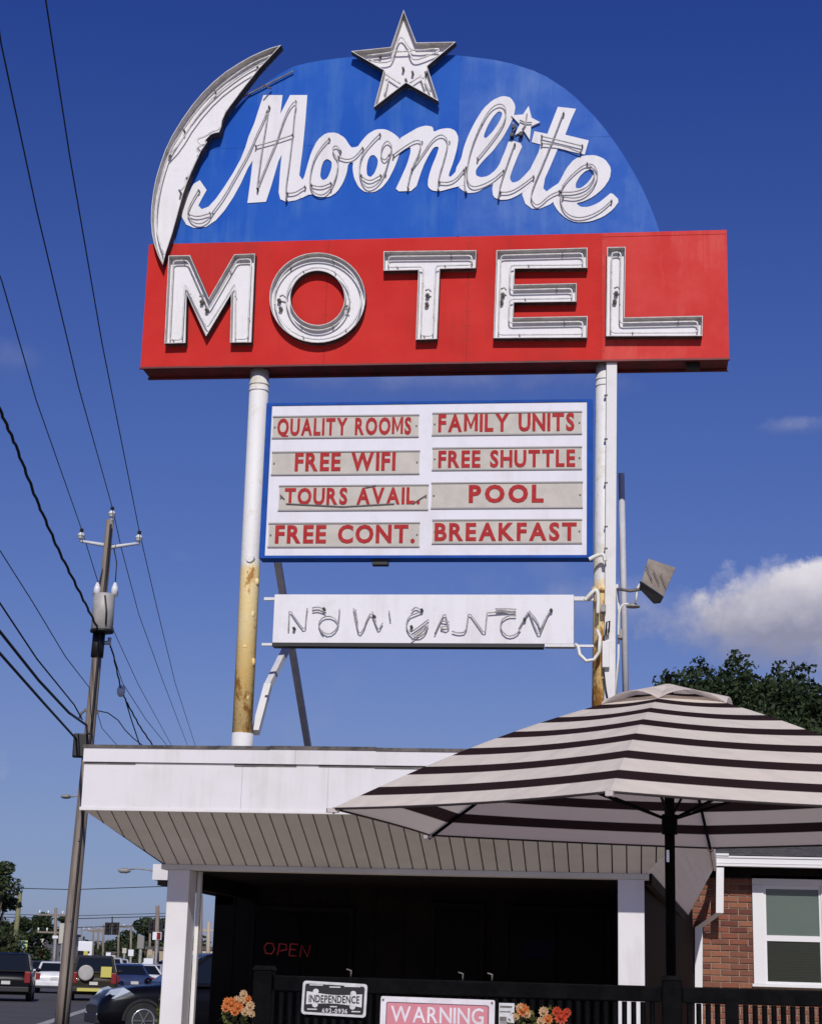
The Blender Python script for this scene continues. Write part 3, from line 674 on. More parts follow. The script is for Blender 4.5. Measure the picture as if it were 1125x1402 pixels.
b = MB(); b.box(wl+.001, wr-.001, yb, yb+.0115, wb+.001, wt-.001); b.build('face_panel', 'boardwhite', board)
q = PY(519, 773, yb); b = MB(); b.box(q.x-.07, q.x+.07, yb+.03, yb+.12, zc-.05, zc); b.build('junction_box', 'black', board)
_tc = {}
def glyph(ch, bold=.012):
    if ch == 'M':
        k = .11+bold*1.6; o = [(0, 0), (k, 0), (k, .50), (.355, .10), (.405, .10), (.76-k, .50), (.76-k, 0), (.76, 0), (.76, .73), (.76-k*.95, .73), (.38, .28), (k*.95, .73), (0, .73)]
        tr = tessellate_polygon([[Vector((*p, 0)) for p in o]]); F = []
        for a, b, c in tr:
            A, B, C = o[a], o[b], o[c]
            F.append((a, b, c) if (B[0]-A[0])*(C[1]-A[1])-(B[1]-A[1])*(C[0]-A[0]) > 0 else (a, c, b))
        return [(*p, 0) for p in o], F
    if (ch, bold) not in _tc:
        cu = bpy.data.curves.new('t', 'FONT'); cu.body = ch; cu.offset = bold; cu.resolution_u = 3; cu.fill_mode = 'BOTH'
        ob = bpy.data.objects.new('t', cu); me = bpy.data.meshes.new_from_object(ob)
        V = [tuple(v.co) for v in me.vertices]; F = [tuple(p.vertices) for p in me.polygons]
        bpy.data.objects.remove(ob); bpy.data.curves.remove(cu); bpy.data.meshes.remove(me)
        _tc[(ch, bold)] = (V, F)
    return _tc[(ch, bold)]
def word(text, x0, x1, z0, z1, y, th, parent, mname, name='letter', gap=.16, sp=.42, bold=.02, lean=0., as_one=False):
    """lay capital letters out across x0..x1, z0..z1 facing -y, each letter one mesh"""
    items = []; cx = 0
    for ch in text:
        if ch == ' ': cx += sp; continue
        V, F = glyph(ch, bold); a = min(v[0] for v in V); c = max(v[0] for v in V); items.append((V, F, cx-a)); cx += (c-a)+gap
    cx -= gap; caps = [v[1] for (V, F, o) in items for v in V]; hi = max(v[1] for v in glyph('H', bold)[0]); lo = min(v[1] for v in glyph('H', bold)[0])
    sx = (x1-x0)/cx; sz = (z1-z0)/(hi-lo); one = MB()
    for V, F, o in items:
        b = one if as_one else MB(); n = len(b.v); m = len(V)
        for yy in (y-th, y): b.v += [Vector((x0+(v[0]+o)*sx, yy, z0+(v[1]-lo)*sz)) for v in V]
        cnt = {}
        for f in F:
            b.face(*[n+i for i in f])
            for i in range(len(f)): e = (f[i], f[(i+1) % len(f)]); cnt[e] = 1
        for (i, j) in cnt:
            if (j, i) not in cnt: b.face(n+j, n+i, n+m+i, n+m+j)
        if not as_one: b.build(name, mname, parent)
    if as_one: return one.build(name, mname, parent)
rows = [((373.7, 569.6, 573, 599), 'QUALITY ROOMS', (380, 563, 572.5, 596)), ((592, 565, 796, 595), 'FAMILY UNITS', (600, 786, 566.7, 591)),
        ((372.6, 618.6, 574, 649.5), 'FREE WIFI', (404, 541.5, 619.5, 645)), ((592, 613, 796, 643), 'FREE SHUTTLE', (600, 787, 616.5, 640)),
        ((382, 665, 586, 698.5), 'TOURS AVAIL.', (390, 575, 668, 691)), ((590.7, 661, 797, 695.6), 'POOL', (641.6, 744, 664, 688.5)),
        ((367.8, 716.5, 574, 748.8), 'FREE CONT.', (377, 568, 719, 744)), ((592, 712, 796, 744), 'BREAKFAST', (595, 789, 716, 740.7))]
for r, tx, t in rows:
    ym_ = (r[1]+r[3])/2; x0, x1 = PY(r[0], ym_, yb).x, PY(r[2], ym_, yb).x; xm = (r[0]+r[2])/2
    z1, z0 = PY(xm, r[1], yb).z, PY(xm, r[3], yb).z
    b = MB(); b.box(x0, x1, yb-.004, yb-.0005, z0, z1)
    s = b.build('letter_track', 'strip', board)
    b = MB()
    for zz in (z0, z1): b.box(x0-.004, x1+.004, yb-.012, yb-.0045, zz-.006, zz+.006)
    b.build('track_rail', 'track', s)
    b = MB()
    for xx in (x0+.02, x1-.02): b.tube([(xx, yb-.012, (z0+z1)/2), (xx, yb-.0045, (z0+z1)/2)], .008, 6)
    b.build('rivet', 'rimd', s)
    xq = (t[0]+t[1])/2; yq = (t[2]+t[3])/2
    word(tx, PY(t[0], yq, yb).x, PY(t[1], yq, yb).x, PY(xq, t[3], yb).z, PY(xq, t[2], yb).z, yb-.005, .004, s, 'letter', gap=.105 if tx != 'POOL' else .15, bold=.042 if tx == 'POOL' else .034)
b = MB()
for p0, p1 in (((392, 690), (470, 694)), ((470, 694), (540, 690)), ((565, 690), (584, 678)), ((500, 668), (515, 665)), ((384, 678), (390, 684))):
    a, c = PY(*p0, yb), PY(*p1, yb); b.bar((a.x, yb-.014, a.z), (c.x, yb-.014, c.z), .006, .008)
b.build('stray_wire', 'rimd', board)

# no vacancy box ---------------------------------------------------------
yv = 14.98
TL, TR, BL, BR = PY(375.4, 814.5, yv), PY(786, 813.4, yv), PY(373.4, 881, yv), PY(784, 880.5, yv)
x0, x1, z1, z0 = (TL.x+BL.x)/2, (TR.x+BR.x)/2, (TL.z+TR.z)/2, (BL.z+BR.z)/2
vac = thing('vacancy_sign', 'narrow white box with tangled unlit neon reading no vacancy below the reader board', 'neon sign', ((x0+x1)/2, yv+.06, z0))
b = MB(); b.box(x0, x1, yv, yv+.12, z0, z1); bevel(b.build('cabinet', 'white', vac), .004)
b = MB(); b.box(x0-.003, x1-.26, yv+.004, yv+.123, z0-.03, z0-.002); b.build('bottom_rail', 'black', vac)
b = MB(); b.box(x1-.25, x1+.01, yv-.003, yv+.1, z0-.025, z0-.002); b.build('end_plate', 'trim', vac)
b = MB(); b.box(x0-.1, x0-.001, yv+.03, yv+.06, z1-.045, z1-.02); b.box(x0-.1, x0-.001, yv+.03, yv+.06, z0-.02, z0+.002); b.build('bracket', 'trim', vac)
b = MB(); b.box(x1+.001, x1+.17, yv+.03, yv+.06, z1-.045, z1-.01); b.box(x1+.001, x1+.17, yv+.03, yv+.06, z0-.02, z0+.0); b.build('bracket', 'trim', vac)
Z6 = (370, 800, 2.616)
NV = [[(65, 165), (67, 125), (68, 88), (95, 130), (125, 168), (128, 120), (133, 85)], [(150, 85), (170, 80), (200, 92)], [(150, 93), (172, 90), (198, 100)],
      [(248, 88), (246, 120), (240, 160), (210, 182), (180, 165), (172, 140), (190, 115), (225, 115), (245, 140)], [(180, 165), (190, 178)],
      [(298, 85), (308, 140), (318, 180), (335, 160), (345, 128), (362, 98), (380, 150), (388, 165), (402, 138)], [(425, 95), (430, 130)], [(305, 90), (312, 140)], [(365, 98), (378, 135)],
      [(505, 95), (520, 80), (545, 95), (520, 105), (495, 115), (485, 150), (500, 180), (530, 192), (555, 175), (565, 145)], [(505, 170), (535, 150), (567, 125)], [(505, 200), (530, 180), (562, 158)], [(515, 182), (540, 165), (560, 140)],
      [(588, 178), (605, 140), (625, 100), (632, 130), (640, 165), (600, 155), (640, 148)], [(610, 130), (640, 135)], [(650, 168), (675, 175), (700, 170), (706, 130), (710, 98), (740, 140), (768, 180), (772, 140), (776, 100)],
      [(780, 102), (830, 98), (878, 96)], [(805, 88), (840, 87), (880, 89)], [(808, 94), (840, 93), (878, 102)], [(880, 112), (850, 112), (825, 130), (825, 165), (850, 187), (880, 180), (895, 160)],
      [(888, 162), (905, 130), (925, 92), (930, 110), (945, 150), (962, 186), (975, 150), (1002, 90)], [(930, 100), (955, 130), (965, 160)], [(890, 158), (910, 120), (930, 95)], [(965, 165), (985, 120), (1006, 92)]]
b = MB(); b2 = MB()
for tl in NV:
    P = onto(smooth_open(zpx(Z6, tl), 1), yv-.03); b.tube([(p[0], yv-.03, p[1]) for p in P], .006, 6)
for p in ((85, 158), (192, 88), (542, 92), (1005, 92), (505, 152), (372, 115), (910, 125)):
    q = onto(zpx(Z6, [p]), yv-.03)[0]; b2.tube([(q[0], yv-.045, q[1]), (q[0], yv+.002, q[1])], .013, 8)
b.build('neon_tube', 'tubed', vac); b2.build('electrode', 'black', vac)

# braces ----------------------------------------------------------------
def brace(label, pts, r, mm, m2_=None, box=True):
    b = MB()
    for i in range(len(pts)-1): b.bar(pts[i], pts[i+1], r, r)
    o = b.build('diagonal_brace', mm); tag(o, label, 'brace', 'steel braces behind the sign'); return o
a = PY(377, 750, 15.25); c = PY(423, 1030, 17.6)
brace('long grey brace leaning right from behind the reader board to the roof', [(a.x, 15.25, a.z), (c.x, 17.6, ZROOF-.1)] if False else [a, c], .06, 'brace')
a = PY(400, 872, 16.2); m_ = PY(367, 939, 15.7); c = PY(350, 1003, 15.3)
t = thing('diagonal_brace', 'short grey and white brace running from left post up to the right', 'brace', c, 'steel braces behind the sign')
b = MB(); b.bar(a, m_, .058); b.build('upper_bar', 'brace', t); b = MB(); b.bar(m_, c, .065); b.build('lower_bar', 'trim', t)
b = MB(); b.tube([m_+Vector((-.01, -.045, -.05)), m_+Vector((-.01, -.03, -.05))], .022, 10); b.build('splice_bolt', 'rimd', t)
a = PY(850, 648, 16.3); c = PY(857, 1000, 16.6)
tag((lambda b: (b.tube([a, c], .030, 10), b.build('rear_support_pole', 'galv'))[1])(MB()), 'thin grey pole standing just behind the right sign post', 'pole')

# flood lights -----------------------------------------------------------
q = PY(899, 790, 14.85); px = 14.85/2400
fl = thing('flood_light', 'square weathered flood lamp tilted down on an arm off the right post', 'flood light', (PY(846, 808, 14.95).x, 14.95, q.z-.1))
def iv(dx, dy, dz=0): return CR*dx*px - CU*dy*px + CF*dz
import math as _m
u = iv(18, 9)*1.0; v = iv(8, -20)*1.0; wv = u.cross(v).normalized()*.07
b = MB(); c0 = q
# tapered housing: big back, dark hood below
fr = [c0+iv(-23, 6, -.05), c0+iv(8, 27, -.05), c0+iv(27, -13, .02), c0+iv(-12, -26, .02)]
bk = [c0+iv(-14, 4, .17), c0+iv(6, 16, .17), c0+iv(17, -9, .2), c0+iv(-7, -17, .2)]
n = len(b.v); b.v += fr+bk
for f_ in ((0, 1, 2, 3), (7, 6, 5, 4), (0, 4, 5, 1), (1, 5, 6, 2), (2, 6, 7, 3), (3, 7, 4, 0)): b.face(*f_)
bevel(b.build('housing', 'flood', fl), .008)
b = MB(); n = 0; e = iv(-2, 10, .05)
h = [fr[0]+iv(0, -2, -.01), fr[1]+iv(0, -2, -.01), fr[1]+iv(1, -6, -.02)+iv(6, -4), fr[0]+iv(-3, -4, 0)]
lowr = [c0+iv(-24, 0, -.02), c0+iv(-23, 8, -.06), c0+iv(-5, 24, -.07), c0+iv(3, 25, -.07), c0+iv(12, 22, -.06), c0+iv(16, 12, -.02)]
lob = [p+CF*.06+iv(-1, 1) for p in lowr]
hood = [fr[0]+iv(0, 0, -.003), fr[1]+iv(0, 0, -.003), fr[1]+iv(-4, 9, 0)+CF*.02, fr[1]+iv(-12, 10)+CF*.02, fr[0]+iv(-1, 10)+CF*.02]
hb = [p+CF*.10 for p in hood]
nn_ = len(hood); b.v += hood+hb; b.face(*range(nn_)); b.face(*range(2*nn_-1, nn_-1, -1))
for i in range(nn_): j = (i+1) % nn_; b.face(i, nn_+i, nn_+j, j)
b.build('glass_hood', 'black', fl)
b = MB(); 
for k in (-.5, 0, .5): b.bar(c0+iv(-12, -10, -.04)+iv(20*k+6, 10*k), c0+iv(-4, 12, -.06)+iv(20*k+6, 10*k-2), .006)
b.build('cooling_fin', 'rimd', fl)
b = MB(); b.tube([PY(842, 806, 15.1), PY(850, 807, 14.9), PY(862, 809, 14.88), PY(880, 806, 14.9)], .014, 8); b.build('arm', 'rimd', fl)
b = MB(); b.tube([PY(876, 799, 14.9), PY(872, 806, 14.9), PY(871, 815, 14.9), PY(870, 824, 14.9)], .01, 8); b.build('conduit', 'cord', fl)
g = thing('sign_lamp', 'small gooseneck lamp with flat grey shade under the flood lamp', 'lamp', PY(846, 835, 15.0))
b = MB(); b.tube([PY(p[0], p[1], 14.97) for p in smooth_open([(846, 870), (846, 850), (848, 832), (853, 827), (860, 827)], 2)], .009, 8); b.build('neck', 'cord', g)
cc = PY(866, 828, 14.97); b = MB(); b.tube([cc+Vector((0, 0, -.022)), cc+Vector((0, 0, -.015)), cc+Vector((0, 0, .01)), cc+Vector((0, 0, .022))], [.06, .062, .03, .01], 16); b.build('shade', 'lamp', g)

# ------------------------------------------------------------------ MOTEL OFFICE (canopy)
YF = 13.9; YI = 14.85
FA = PY(115, 1022, YF); FB = PY(113.5, 1105, YF); zft = (PY(115, 1022, YF).z+PY(640, 1027, YF).z)/2; zfb = (PY(115, 1108, YF).z+PY(470, 1111, YF).z)/2
fx0 = (FA.x+FB.x)/2; fx1 = PY(962, 1116, YF).x
zs_in = (PY(225, 1188, YI).z+PY(880, 1196, YI).z)/2; sx0 = PY(226, 1187, YI).x; sx1 = PY(883, 1195, YI).x
office = thing('motel_office', 'low motel office with white fascia, flared soffit and deep dark porch', 'building', ((fx0+fx1)/2, 17, .0))
ztr = PY(300, 1046, YF).z
b = MB(); b.box(fx0+.01, fx1, YF+.012, 24, zfb+.01, zft-.01); b.build('roof_slab', 'cap', office)
sm_ = [fx0]+[PY(p, 1075, YF).x for p in (331, 449, 640, 800)]+[fx1]
for i in range(len(sm_)-1):
    b = MB(); b.box(sm_[i]+.001, sm_[i+1]-.001, YF, YF+.011, zfb+.012, ztr); b.build('fascia_sheet', 'fascia', office)
for i in range(2):
    xs = [fx0-.005, PY(405, 1035, YF).x, fx1+.005]
    b = MB(); b.box(xs[i]+.001, xs[i+1]-.001, YF-.022, YF+.01, ztr+.004, zft-.015)
    b.build('trim_board', 'fascia', office)
b = MB(); random.seed(4); x = fx0-.01
while x < fx1:
    x2 = min(fx1+.01, x+random.uniform(.4, .9)); h = random.uniform(.0, .012); b.box(x, x2-.0005, YF-.034+h, YF+.3, zft-.015, zft+.008+h); x = x2
b.build('roof_edge', 'cap', office)
b = MB(); x = fx0
while x < fx1:
    x2 = min(fx1, x+random.uniform(.15, .5))
    if random.random() < .65: b.box(x, x2, YF-.006, YF-.001, ztr-.010-random.uniform(0, .012), ztr+.003)
    x = x2
b.build('trim_gap', 'rimd', office)
b = MB(); b.box(fx0-.01, fx1+.01, YF-.012, YF+.03, zfb-.016, zfb+.011); bevel(b.build('drip_edge', 'trim', office), .004)
# fascia left return
b = MB(); b.box(fx0-.0, fx0+.009, YF+.012, 16.5, zfb, zft-.016); b.build('side_fascia', 'fascia', office)
# soffit panels
NP = 42; wdt = (fx1-fx0)/NP
def sp_pt(x, s, dz=0): return Vector((x, YF+.03+s*(YI-YF-.03), zfb-.004+s*(zs_in+.012-zfb+.004)+dz))
b = MB(); b.poly([sp_pt(fx0+.02, 0, .02), sp_pt(fx1-.02, 0, .02), sp_pt(sx1, 1, .02), sp_pt(sx0, 1, .02)]); b.build('soffit_backing', 'groove', office)
for i in range(NP):
    a, c = fx0+i*wdt+.0055, fx0+(i+1)*wdt-.0055
    def sm(x):
        return max(0., min(1, (x-fx0)/(sx0-fx0), (fx1-x)/(fx1-sx1)))
    pts = [(a, 0), (c, 0), (c, sm(c)), (a, sm(a))]
    if a < sx0 < c: pts = [(a, 0), (c, 0), (c, 1), (sx0, 1), (a, sm(a))]
    if a < sx1 < c: pts = [(a, 0), (c, 0), (c, sm(c)), (sx1, 1), (a, 1)]
    b = MB(); lo_ = [sp_pt(x, s) for x, s in pts]; hi_ = [p+Vector((0, 0, .014)) for p in lo_]; n = len(lo_)
    b.v += lo_+hi_; b.face(*range(n)[::-1]); b.face(*range(n, 2*n))
    for k in range(n): j = (k+1) % n; b.face(k, j, n+j, n+k)
    b.build('soffit_panel', 'soffit', office)
# left side soffit (slopes in from the side fascia)
b = MB(); b.poly([(fx0, YF+.03, zfb), (sx0, YI, zs_in), (sx0, 20, zs_in), (fx0, 20, zfb)]); b.build('side_soffit', 'soffit', office)
b = MB(); b.box(sx0-.03, sx1+.03, YI-.012, YI+.2, zs_in-.03, zs_in+.015); bevel(b.build('beam_trim', 'soffit', office), .006)
# right return soffit running back to the brick wing
P1 = PY(884, 1195, YI); P2 = PY(940, 1256, 20.4); P3 = PY(976, 1190, 20.6); P4 = PY(962, 1116, YF)
NR = 7
for r_ in range(NR):
    b = MB(); a0, a1 = r_/NR+.0012, (r_+1)/NR-.0012
    for k in range(9):
        t_ = k/8; lo_, hi_ = P1.lerp(P2, t_), P4.lerp(P3, t_); b.v += [lo_.lerp(hi_, a0), lo_.lerp(hi_, a1)]
    for k in range(8): b.face(2*k, 2*k+1, 2*k+3, 2*k+2)
    b.build('return_panel', 'trim', office)
b = MB()
for k in range(9):
    t_ = k/8; lo_, hi_ = P1.lerp(P2, t_), P4.lerp(P3, t_); b.v += [lo_+Vector((0, 0, .02)), hi_+Vector((0, 0, .02))]
for k in range(8): b.face(2*k, 2*k+1, 2*k+3, 2*k+2)
b.build('return_backing', 'trim', office)
b = MB(); b.bar(P4+Vector((.03, 0, .06)), P3+Vector((.02, -.02, .06)), .03, .16); b.build('return_trim', 'trim', office)
b = MB(); A1, A2 = P1+Vector((-.10, .24, -.02)), P2+Vector((0, -.02, -.02)); o_ = Vector((.05, -.012, 0))
for p in (A1, A2, Vector((A2.x, A2.y, .15)), Vector((A1.x, A1.y, .15))): b.v += [p, p+o_]
for i in range(4): j = (i+1) % 4; b.face(2*i, 2*j, 2*j+1, 2*i+1)
b.face(0, 2, 4, 6); b.face(7, 5, 3, 1); b.build('return_shade_wall', 'fence', office)  # added to fill the porch's dark corner; the black colour stands for shade
b = MB(); b.bar(P1+Vector((.02, .2, -.04)), P2+Vector((0, -.03, -.04)), .06, .09); b.build('return_beam', 'dark', office)
# columns
def column(xa, xb2, depth, label=None):
    z1 = zs_in-.03; b = MB(); b.box(xa, xb2, YI+.0, YI+depth, .03, z1-.0); o = bevel(b.build('column', 'fascia', office), .008)
    return o
cxa, cxb = PY(224.5, 1290, YI).x, PY(254.5, 1290, YI).x
column(cxa, cxb, .26)
b = MB(); b.box(cxb+.002, cxb+.035, YI+.27, YI+.33, .03, zs_in-.03); b.build('corner_board', 'trim', office)
cxa2, cxb2 = PY(845.5, 1290, YI).x, PY(882, 1290, YI).x
column(cxa2, cxb2, .22)
# dark interior
YB = 18.6
wx0 = PY(291, 1300, YB).x; wx1 = PY(946, 1300, 20.6).x
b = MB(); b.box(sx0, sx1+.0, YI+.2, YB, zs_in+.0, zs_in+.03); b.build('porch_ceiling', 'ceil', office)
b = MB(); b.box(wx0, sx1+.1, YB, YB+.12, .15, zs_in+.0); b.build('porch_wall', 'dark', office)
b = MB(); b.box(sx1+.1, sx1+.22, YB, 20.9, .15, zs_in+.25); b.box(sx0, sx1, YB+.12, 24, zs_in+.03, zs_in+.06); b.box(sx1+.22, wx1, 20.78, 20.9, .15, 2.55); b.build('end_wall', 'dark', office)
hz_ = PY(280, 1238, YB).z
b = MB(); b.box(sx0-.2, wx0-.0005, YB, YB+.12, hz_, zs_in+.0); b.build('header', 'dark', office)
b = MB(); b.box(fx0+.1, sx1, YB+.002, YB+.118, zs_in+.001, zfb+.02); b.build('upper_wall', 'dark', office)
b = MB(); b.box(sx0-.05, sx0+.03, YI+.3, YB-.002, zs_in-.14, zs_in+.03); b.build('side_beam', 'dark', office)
b = MB()                                             # vertical siding battens on the porch wall
x = wx0+.2
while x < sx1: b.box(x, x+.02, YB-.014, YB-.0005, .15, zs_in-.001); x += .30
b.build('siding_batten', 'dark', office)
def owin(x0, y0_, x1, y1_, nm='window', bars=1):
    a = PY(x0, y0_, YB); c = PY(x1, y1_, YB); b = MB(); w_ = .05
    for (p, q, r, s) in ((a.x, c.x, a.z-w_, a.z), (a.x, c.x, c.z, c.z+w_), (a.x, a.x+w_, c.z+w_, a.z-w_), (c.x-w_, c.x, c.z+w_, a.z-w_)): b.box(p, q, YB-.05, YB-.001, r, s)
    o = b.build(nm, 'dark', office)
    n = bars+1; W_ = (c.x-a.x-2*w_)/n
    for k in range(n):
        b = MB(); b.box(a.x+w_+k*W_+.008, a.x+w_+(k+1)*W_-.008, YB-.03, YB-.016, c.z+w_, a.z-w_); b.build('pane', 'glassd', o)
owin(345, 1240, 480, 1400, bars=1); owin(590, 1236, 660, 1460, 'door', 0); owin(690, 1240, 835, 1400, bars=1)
# rear roof end at the left
a = PY(210, 1183, 20.5); c = PY(232, 1205, 20.5); b = MB(); b.box(a.x, a.x+.26, 20.5, 24, c.z, a.z); b.build('rear_fascia', 'fascia', office)
b = MB(); b.box(a.x+.06, a.x+.25, 20.52, 24, c.z-.06, c.z-.001); b.build('rear_soffit', 'dark', office)
# open sign
op = thing('open_sign', 'dim red neon open sign glowing inside the dark porch window', 'neon sign', PY(395, 1312, YB-.06))
MT['neonred'] = mat('red neon glow', (.25, .02, .02), .4, emit=(1.0, .05, .05), es=.022)
b = MB()
OP = [[(362, 1296), (366, 1291), (374, 1292), (376, 1300), (372, 1306), (364, 1305), (362, 1296)], [(380, 1308), (383, 1292), (392, 1293), (393, 1300), (383, 1302)], [(408, 1293), (398, 1292), (396, 1308), (406, 1309)], [(397, 1300), (405, 1300)], [(411, 1310), (413, 1294), (421, 1310), (425, 1294)]]
for l in OP: b.tube([PY(p[0], p[1], YB-.07) for p in l], .009, 6)
b.build('letters', 'neonred', op)
a = PY(355, 1288, YB-.05); c = PY(433, 1313, YB-.05); b = MB(); b.box(a.x, c.x, YB-.056, YB-.0515, c.z, a.z); b.build('backing', 'glassd', op)
# faint notice in the right-hand window
a = PY(716, 1288, YB-.04); c = PY(756, 1312, YB-.04); MT['dimblue'] = mat('dark blue notice', (.008, .007, .024), .7, spec=.05)
b = MB(); b.box(a.x, c.x, YB-.036, YB-.0305, c.z, a.z); tag(b.build('window_notice', 'dimblue'), 'dark blue notice taped in the right hand porch window', 'notice')

# ------------------------------------------------------------------ BRICK WING
YW = 21.0
wx = PY(948, 1300, YW).x; wxr = wx+6.0; zeave = PY(1060, 1187, YW-.35).z
wing = thing('brick_wing', 'red brick motel wing with white gutter and sash window right of the office', 'building', ((wx+wxr)/2, YW+3, 0))
m = bpy.data.materials.new('brick wall'); m.use_nodes = True; t_ = m.node_tree; bs = t_.nodes['Principled BSDF']; bs.inputs['Roughness'].default_value = .9
g_ = t_.nodes.new('ShaderNodeNewGeometry'); s_ = t_.nodes.new('ShaderNodeSeparateXYZ'); t_.links.new(g_.outputs['Position'], s_.inputs[0]); cb = t_.nodes.new('ShaderNodeCombineXYZ'); t_.links.new(s_.outputs[0], cb.inputs[0]); t_.links.new(s_.outputs[2], cb.inputs[1])
br = t_.nodes.new('ShaderNodeTexBrick'); t_.links.new(cb.outputs[0], br.inputs['Vector']); br.inputs['Scale'].default_value = 1; br.inputs['Brick Width'].default_value = .21; br.inputs['Row Height'].default_value = .0685; br.inputs['Mortar Size'].default_value = .005
br.inputs['Color1'].default_value = (.27, .085, .045, 1); br.inputs['Color2'].default_value = (.14, .04, .028, 1); br.inputs['Mortar'].default_value = (.30, .22, .17, 1); t_.links.new(br.outputs[0], bs.inputs['Base Color'])
MT['brickwall'] = m
bricks = [mat('brick %s' % nme, c, .85, c2=c2, scale=18, lo=.35, hi=.7, bump=.4, bscale=90) for nme, c, c2 in
          (('red', (.20, .076, .045), (.15, .055, .034)), ('orange', (.27, .11, .062), (.225, .085, .048)), ('dark', (.11, .032, .024), (.15, .045, .03)), ('brown', (.19, .06, .035), (.24, .08, .045)))]
vx1 = PY(1150, 1300, YW).x; zlo = .72; zhi = zeave+.02
WX0, WX1 = PY(1030.5, 1300, YW).x, PY(1141, 1300, YW).x; WZ1, WZ0 = PY(1085, 1199, YW).z, PY(1085, 1352, YW).z
b = MB(); b.box(wx, wxr, YW+.012, YW+.2, 0, zeave+.1); b.build('wall', 'mortar', wing)
b = MB(); b.box(vx1+.006, wxr, YW, YW+.011, 0.0, zhi); b.box(wx, vx1, YW, YW+.011, 0, zlo-.006); b.build('outer_brickwork', m, wing)
b = MB(); b.box(wx, wx+.2, YW+.2, 28, 0, zeave+.1); b.build('side_wall', m, wing)
random.seed(11); meshes = {}
def brick(x0, x1, z0):
    key = round(x1-x0, 3)
    mi = random.choices(range(4), (5, 3, 2, 3))[0]
    if (key, mi) not in meshes:
        bm_ = bmesh.new(); bmesh.ops.create_cube(bm_, size=1)
        for v in bm_.verts: v.co.x *= key; v.co.y *= .03; v.co.z = (v.co.z+.5)*.057
        bmesh.ops.bevel(bm_, geom=[e for e in bm_.edges if all(v.co.y < 0 for v in e.verts)], offset=.004, segments=1, affect='EDGES')
        me = bpy.data.meshes.new('brick'); bm_.to_mesh(me); bm_.free(); me.materials.append(bricks[mi]); meshes[(key, mi)] = me
    o = bpy.data.objects.new('brick', meshes[(key, mi)]); COL.objects.link(o); o.parent = wing
    o.location = Vector(((x0+x1)/2, YW+.012+random.uniform(-.002, .003), z0))-WL[wing.name]
L, H = .2, .0685
nr = int((zhi-zlo)/H)
for r in range(nr):
    z = zlo+r*H; x = wx - (0 if r % 2 else .105)
    while x < vx1:
        a, c = max(x, wx), min(x+L, vx1)
        x += L+.011
        if c-a < .04: continue
        if z < WZ1 and z+.057 > WZ0:
            if a >= WX0-.02 and c <= WX1+.02: continue
            if a < WX0 < c: c = WX0-.004
            if a < WX1 < c: a = WX1+.004
            if c-a < .03: continue
        brick(a, round(c-a, 3)+a, z)
# window
win = thing('window', '', '', (0, 0, 0)) if False else None
def wbox(nm, mm, x0, x1, z0, z1, y0_, y1_, par): b = MB(); b.box(x0, x1, y0_, y1_, z0, z1); return bevel(b.build(nm, mm, par), .003)
cw = .13
b = MB(); b.box(WX0, WX1, YW-.03, YW+.004, WZ1-.11, WZ1); b.box(WX0, WX0+cw, YW-.03, YW+.004, WZ0+.03, WZ1-.111); b.box(WX1-cw, WX1, YW-.03, YW+.004, WZ0+.03, WZ1-.111)
w_o = bevel(b.build('window', 'vinyl', wing), .004)
b = MB(); b.box(WX0-.02, WX1+.02, YW-.055, YW+.004, WZ0-.0, WZ0+.029); b.build('sill', 'vinyl', w_o)
zmid1, zmid0 = PY(1080, 1281, YW).z, PY(1080, 1289, YW).z; ix0, ix1 = WX0+cw, WX1-cw
fy = YW-.012
for (a, c, d, e) in ((ix0, ix1, WZ1-.155, WZ1-.112), (ix0, ix0+.025, zmid1, WZ1-.156), (ix1-.025, ix1, zmid1, WZ1-.156), (ix0, ix1, zmid0, zmid1-.001), (ix0, ix0+.025, WZ0+.06, zmid0-.001), (ix1-.025, ix1, WZ0+.06, zmid0-.001), (ix0, ix1, WZ0+.0295, WZ0+.0595)):
    b = MB(); b.box(a, c, fy, fy+.02, d, e); b.build('sash', 'vinyl', w_o)
def slats(x0, x1, z0, z1, mm, nme, pitch):
    b = MB(); z = z0
    while z < z1-.004: b.quad((x0, fy+.0225, z), (x1, fy+.0225, z), (x1, fy+.016, min(z1, z+pitch*.97)), (x0, fy+.016, min(z1, z+pitch*.97))); z += pitch
    b.build(nme, mm, w_o)
slats(ix0+.025, ix1-.025, zmid1, WZ1-.155, 'blind', 'blind', .03); slats(ix0+.025, ix1-.025, WZ0+.06, zmid0, 'blindd', 'screen', .03)
mg = bpy.data.materials.new('window glass'); mg.use_nodes = True; tt = mg.node_tree
gl = tt.nodes.new('ShaderNodeBsdfGlossy'); gl.inputs['Roughness'].default_value = .03; trn = tt.nodes.new('ShaderNodeBsdfTransparent'); trn.inputs[0].default_value = (.85, .88, .87, 1); mxx = tt.nodes.new('ShaderNodeMixShader'); mxx.inputs[0].default_value = .014
tt.links.new(trn.outputs[0], mxx.inputs[1]); tt.links.new(gl.outputs[0], mxx.inputs[2]); tt.links.new(mxx.outputs[0], tt.nodes['Material Output'].inputs[0]); MT['glass'] = mg
for z0_, z1_ in ((zmid1, WZ1-.156), (WZ0+.06, zmid0-.001)):
    b = MB(); b.box(ix0+.0255, ix1-.0255, fy+.008, fy+.013, z0_+.0005, z1_-.0005); b.build('pane', 'glass', w_o)
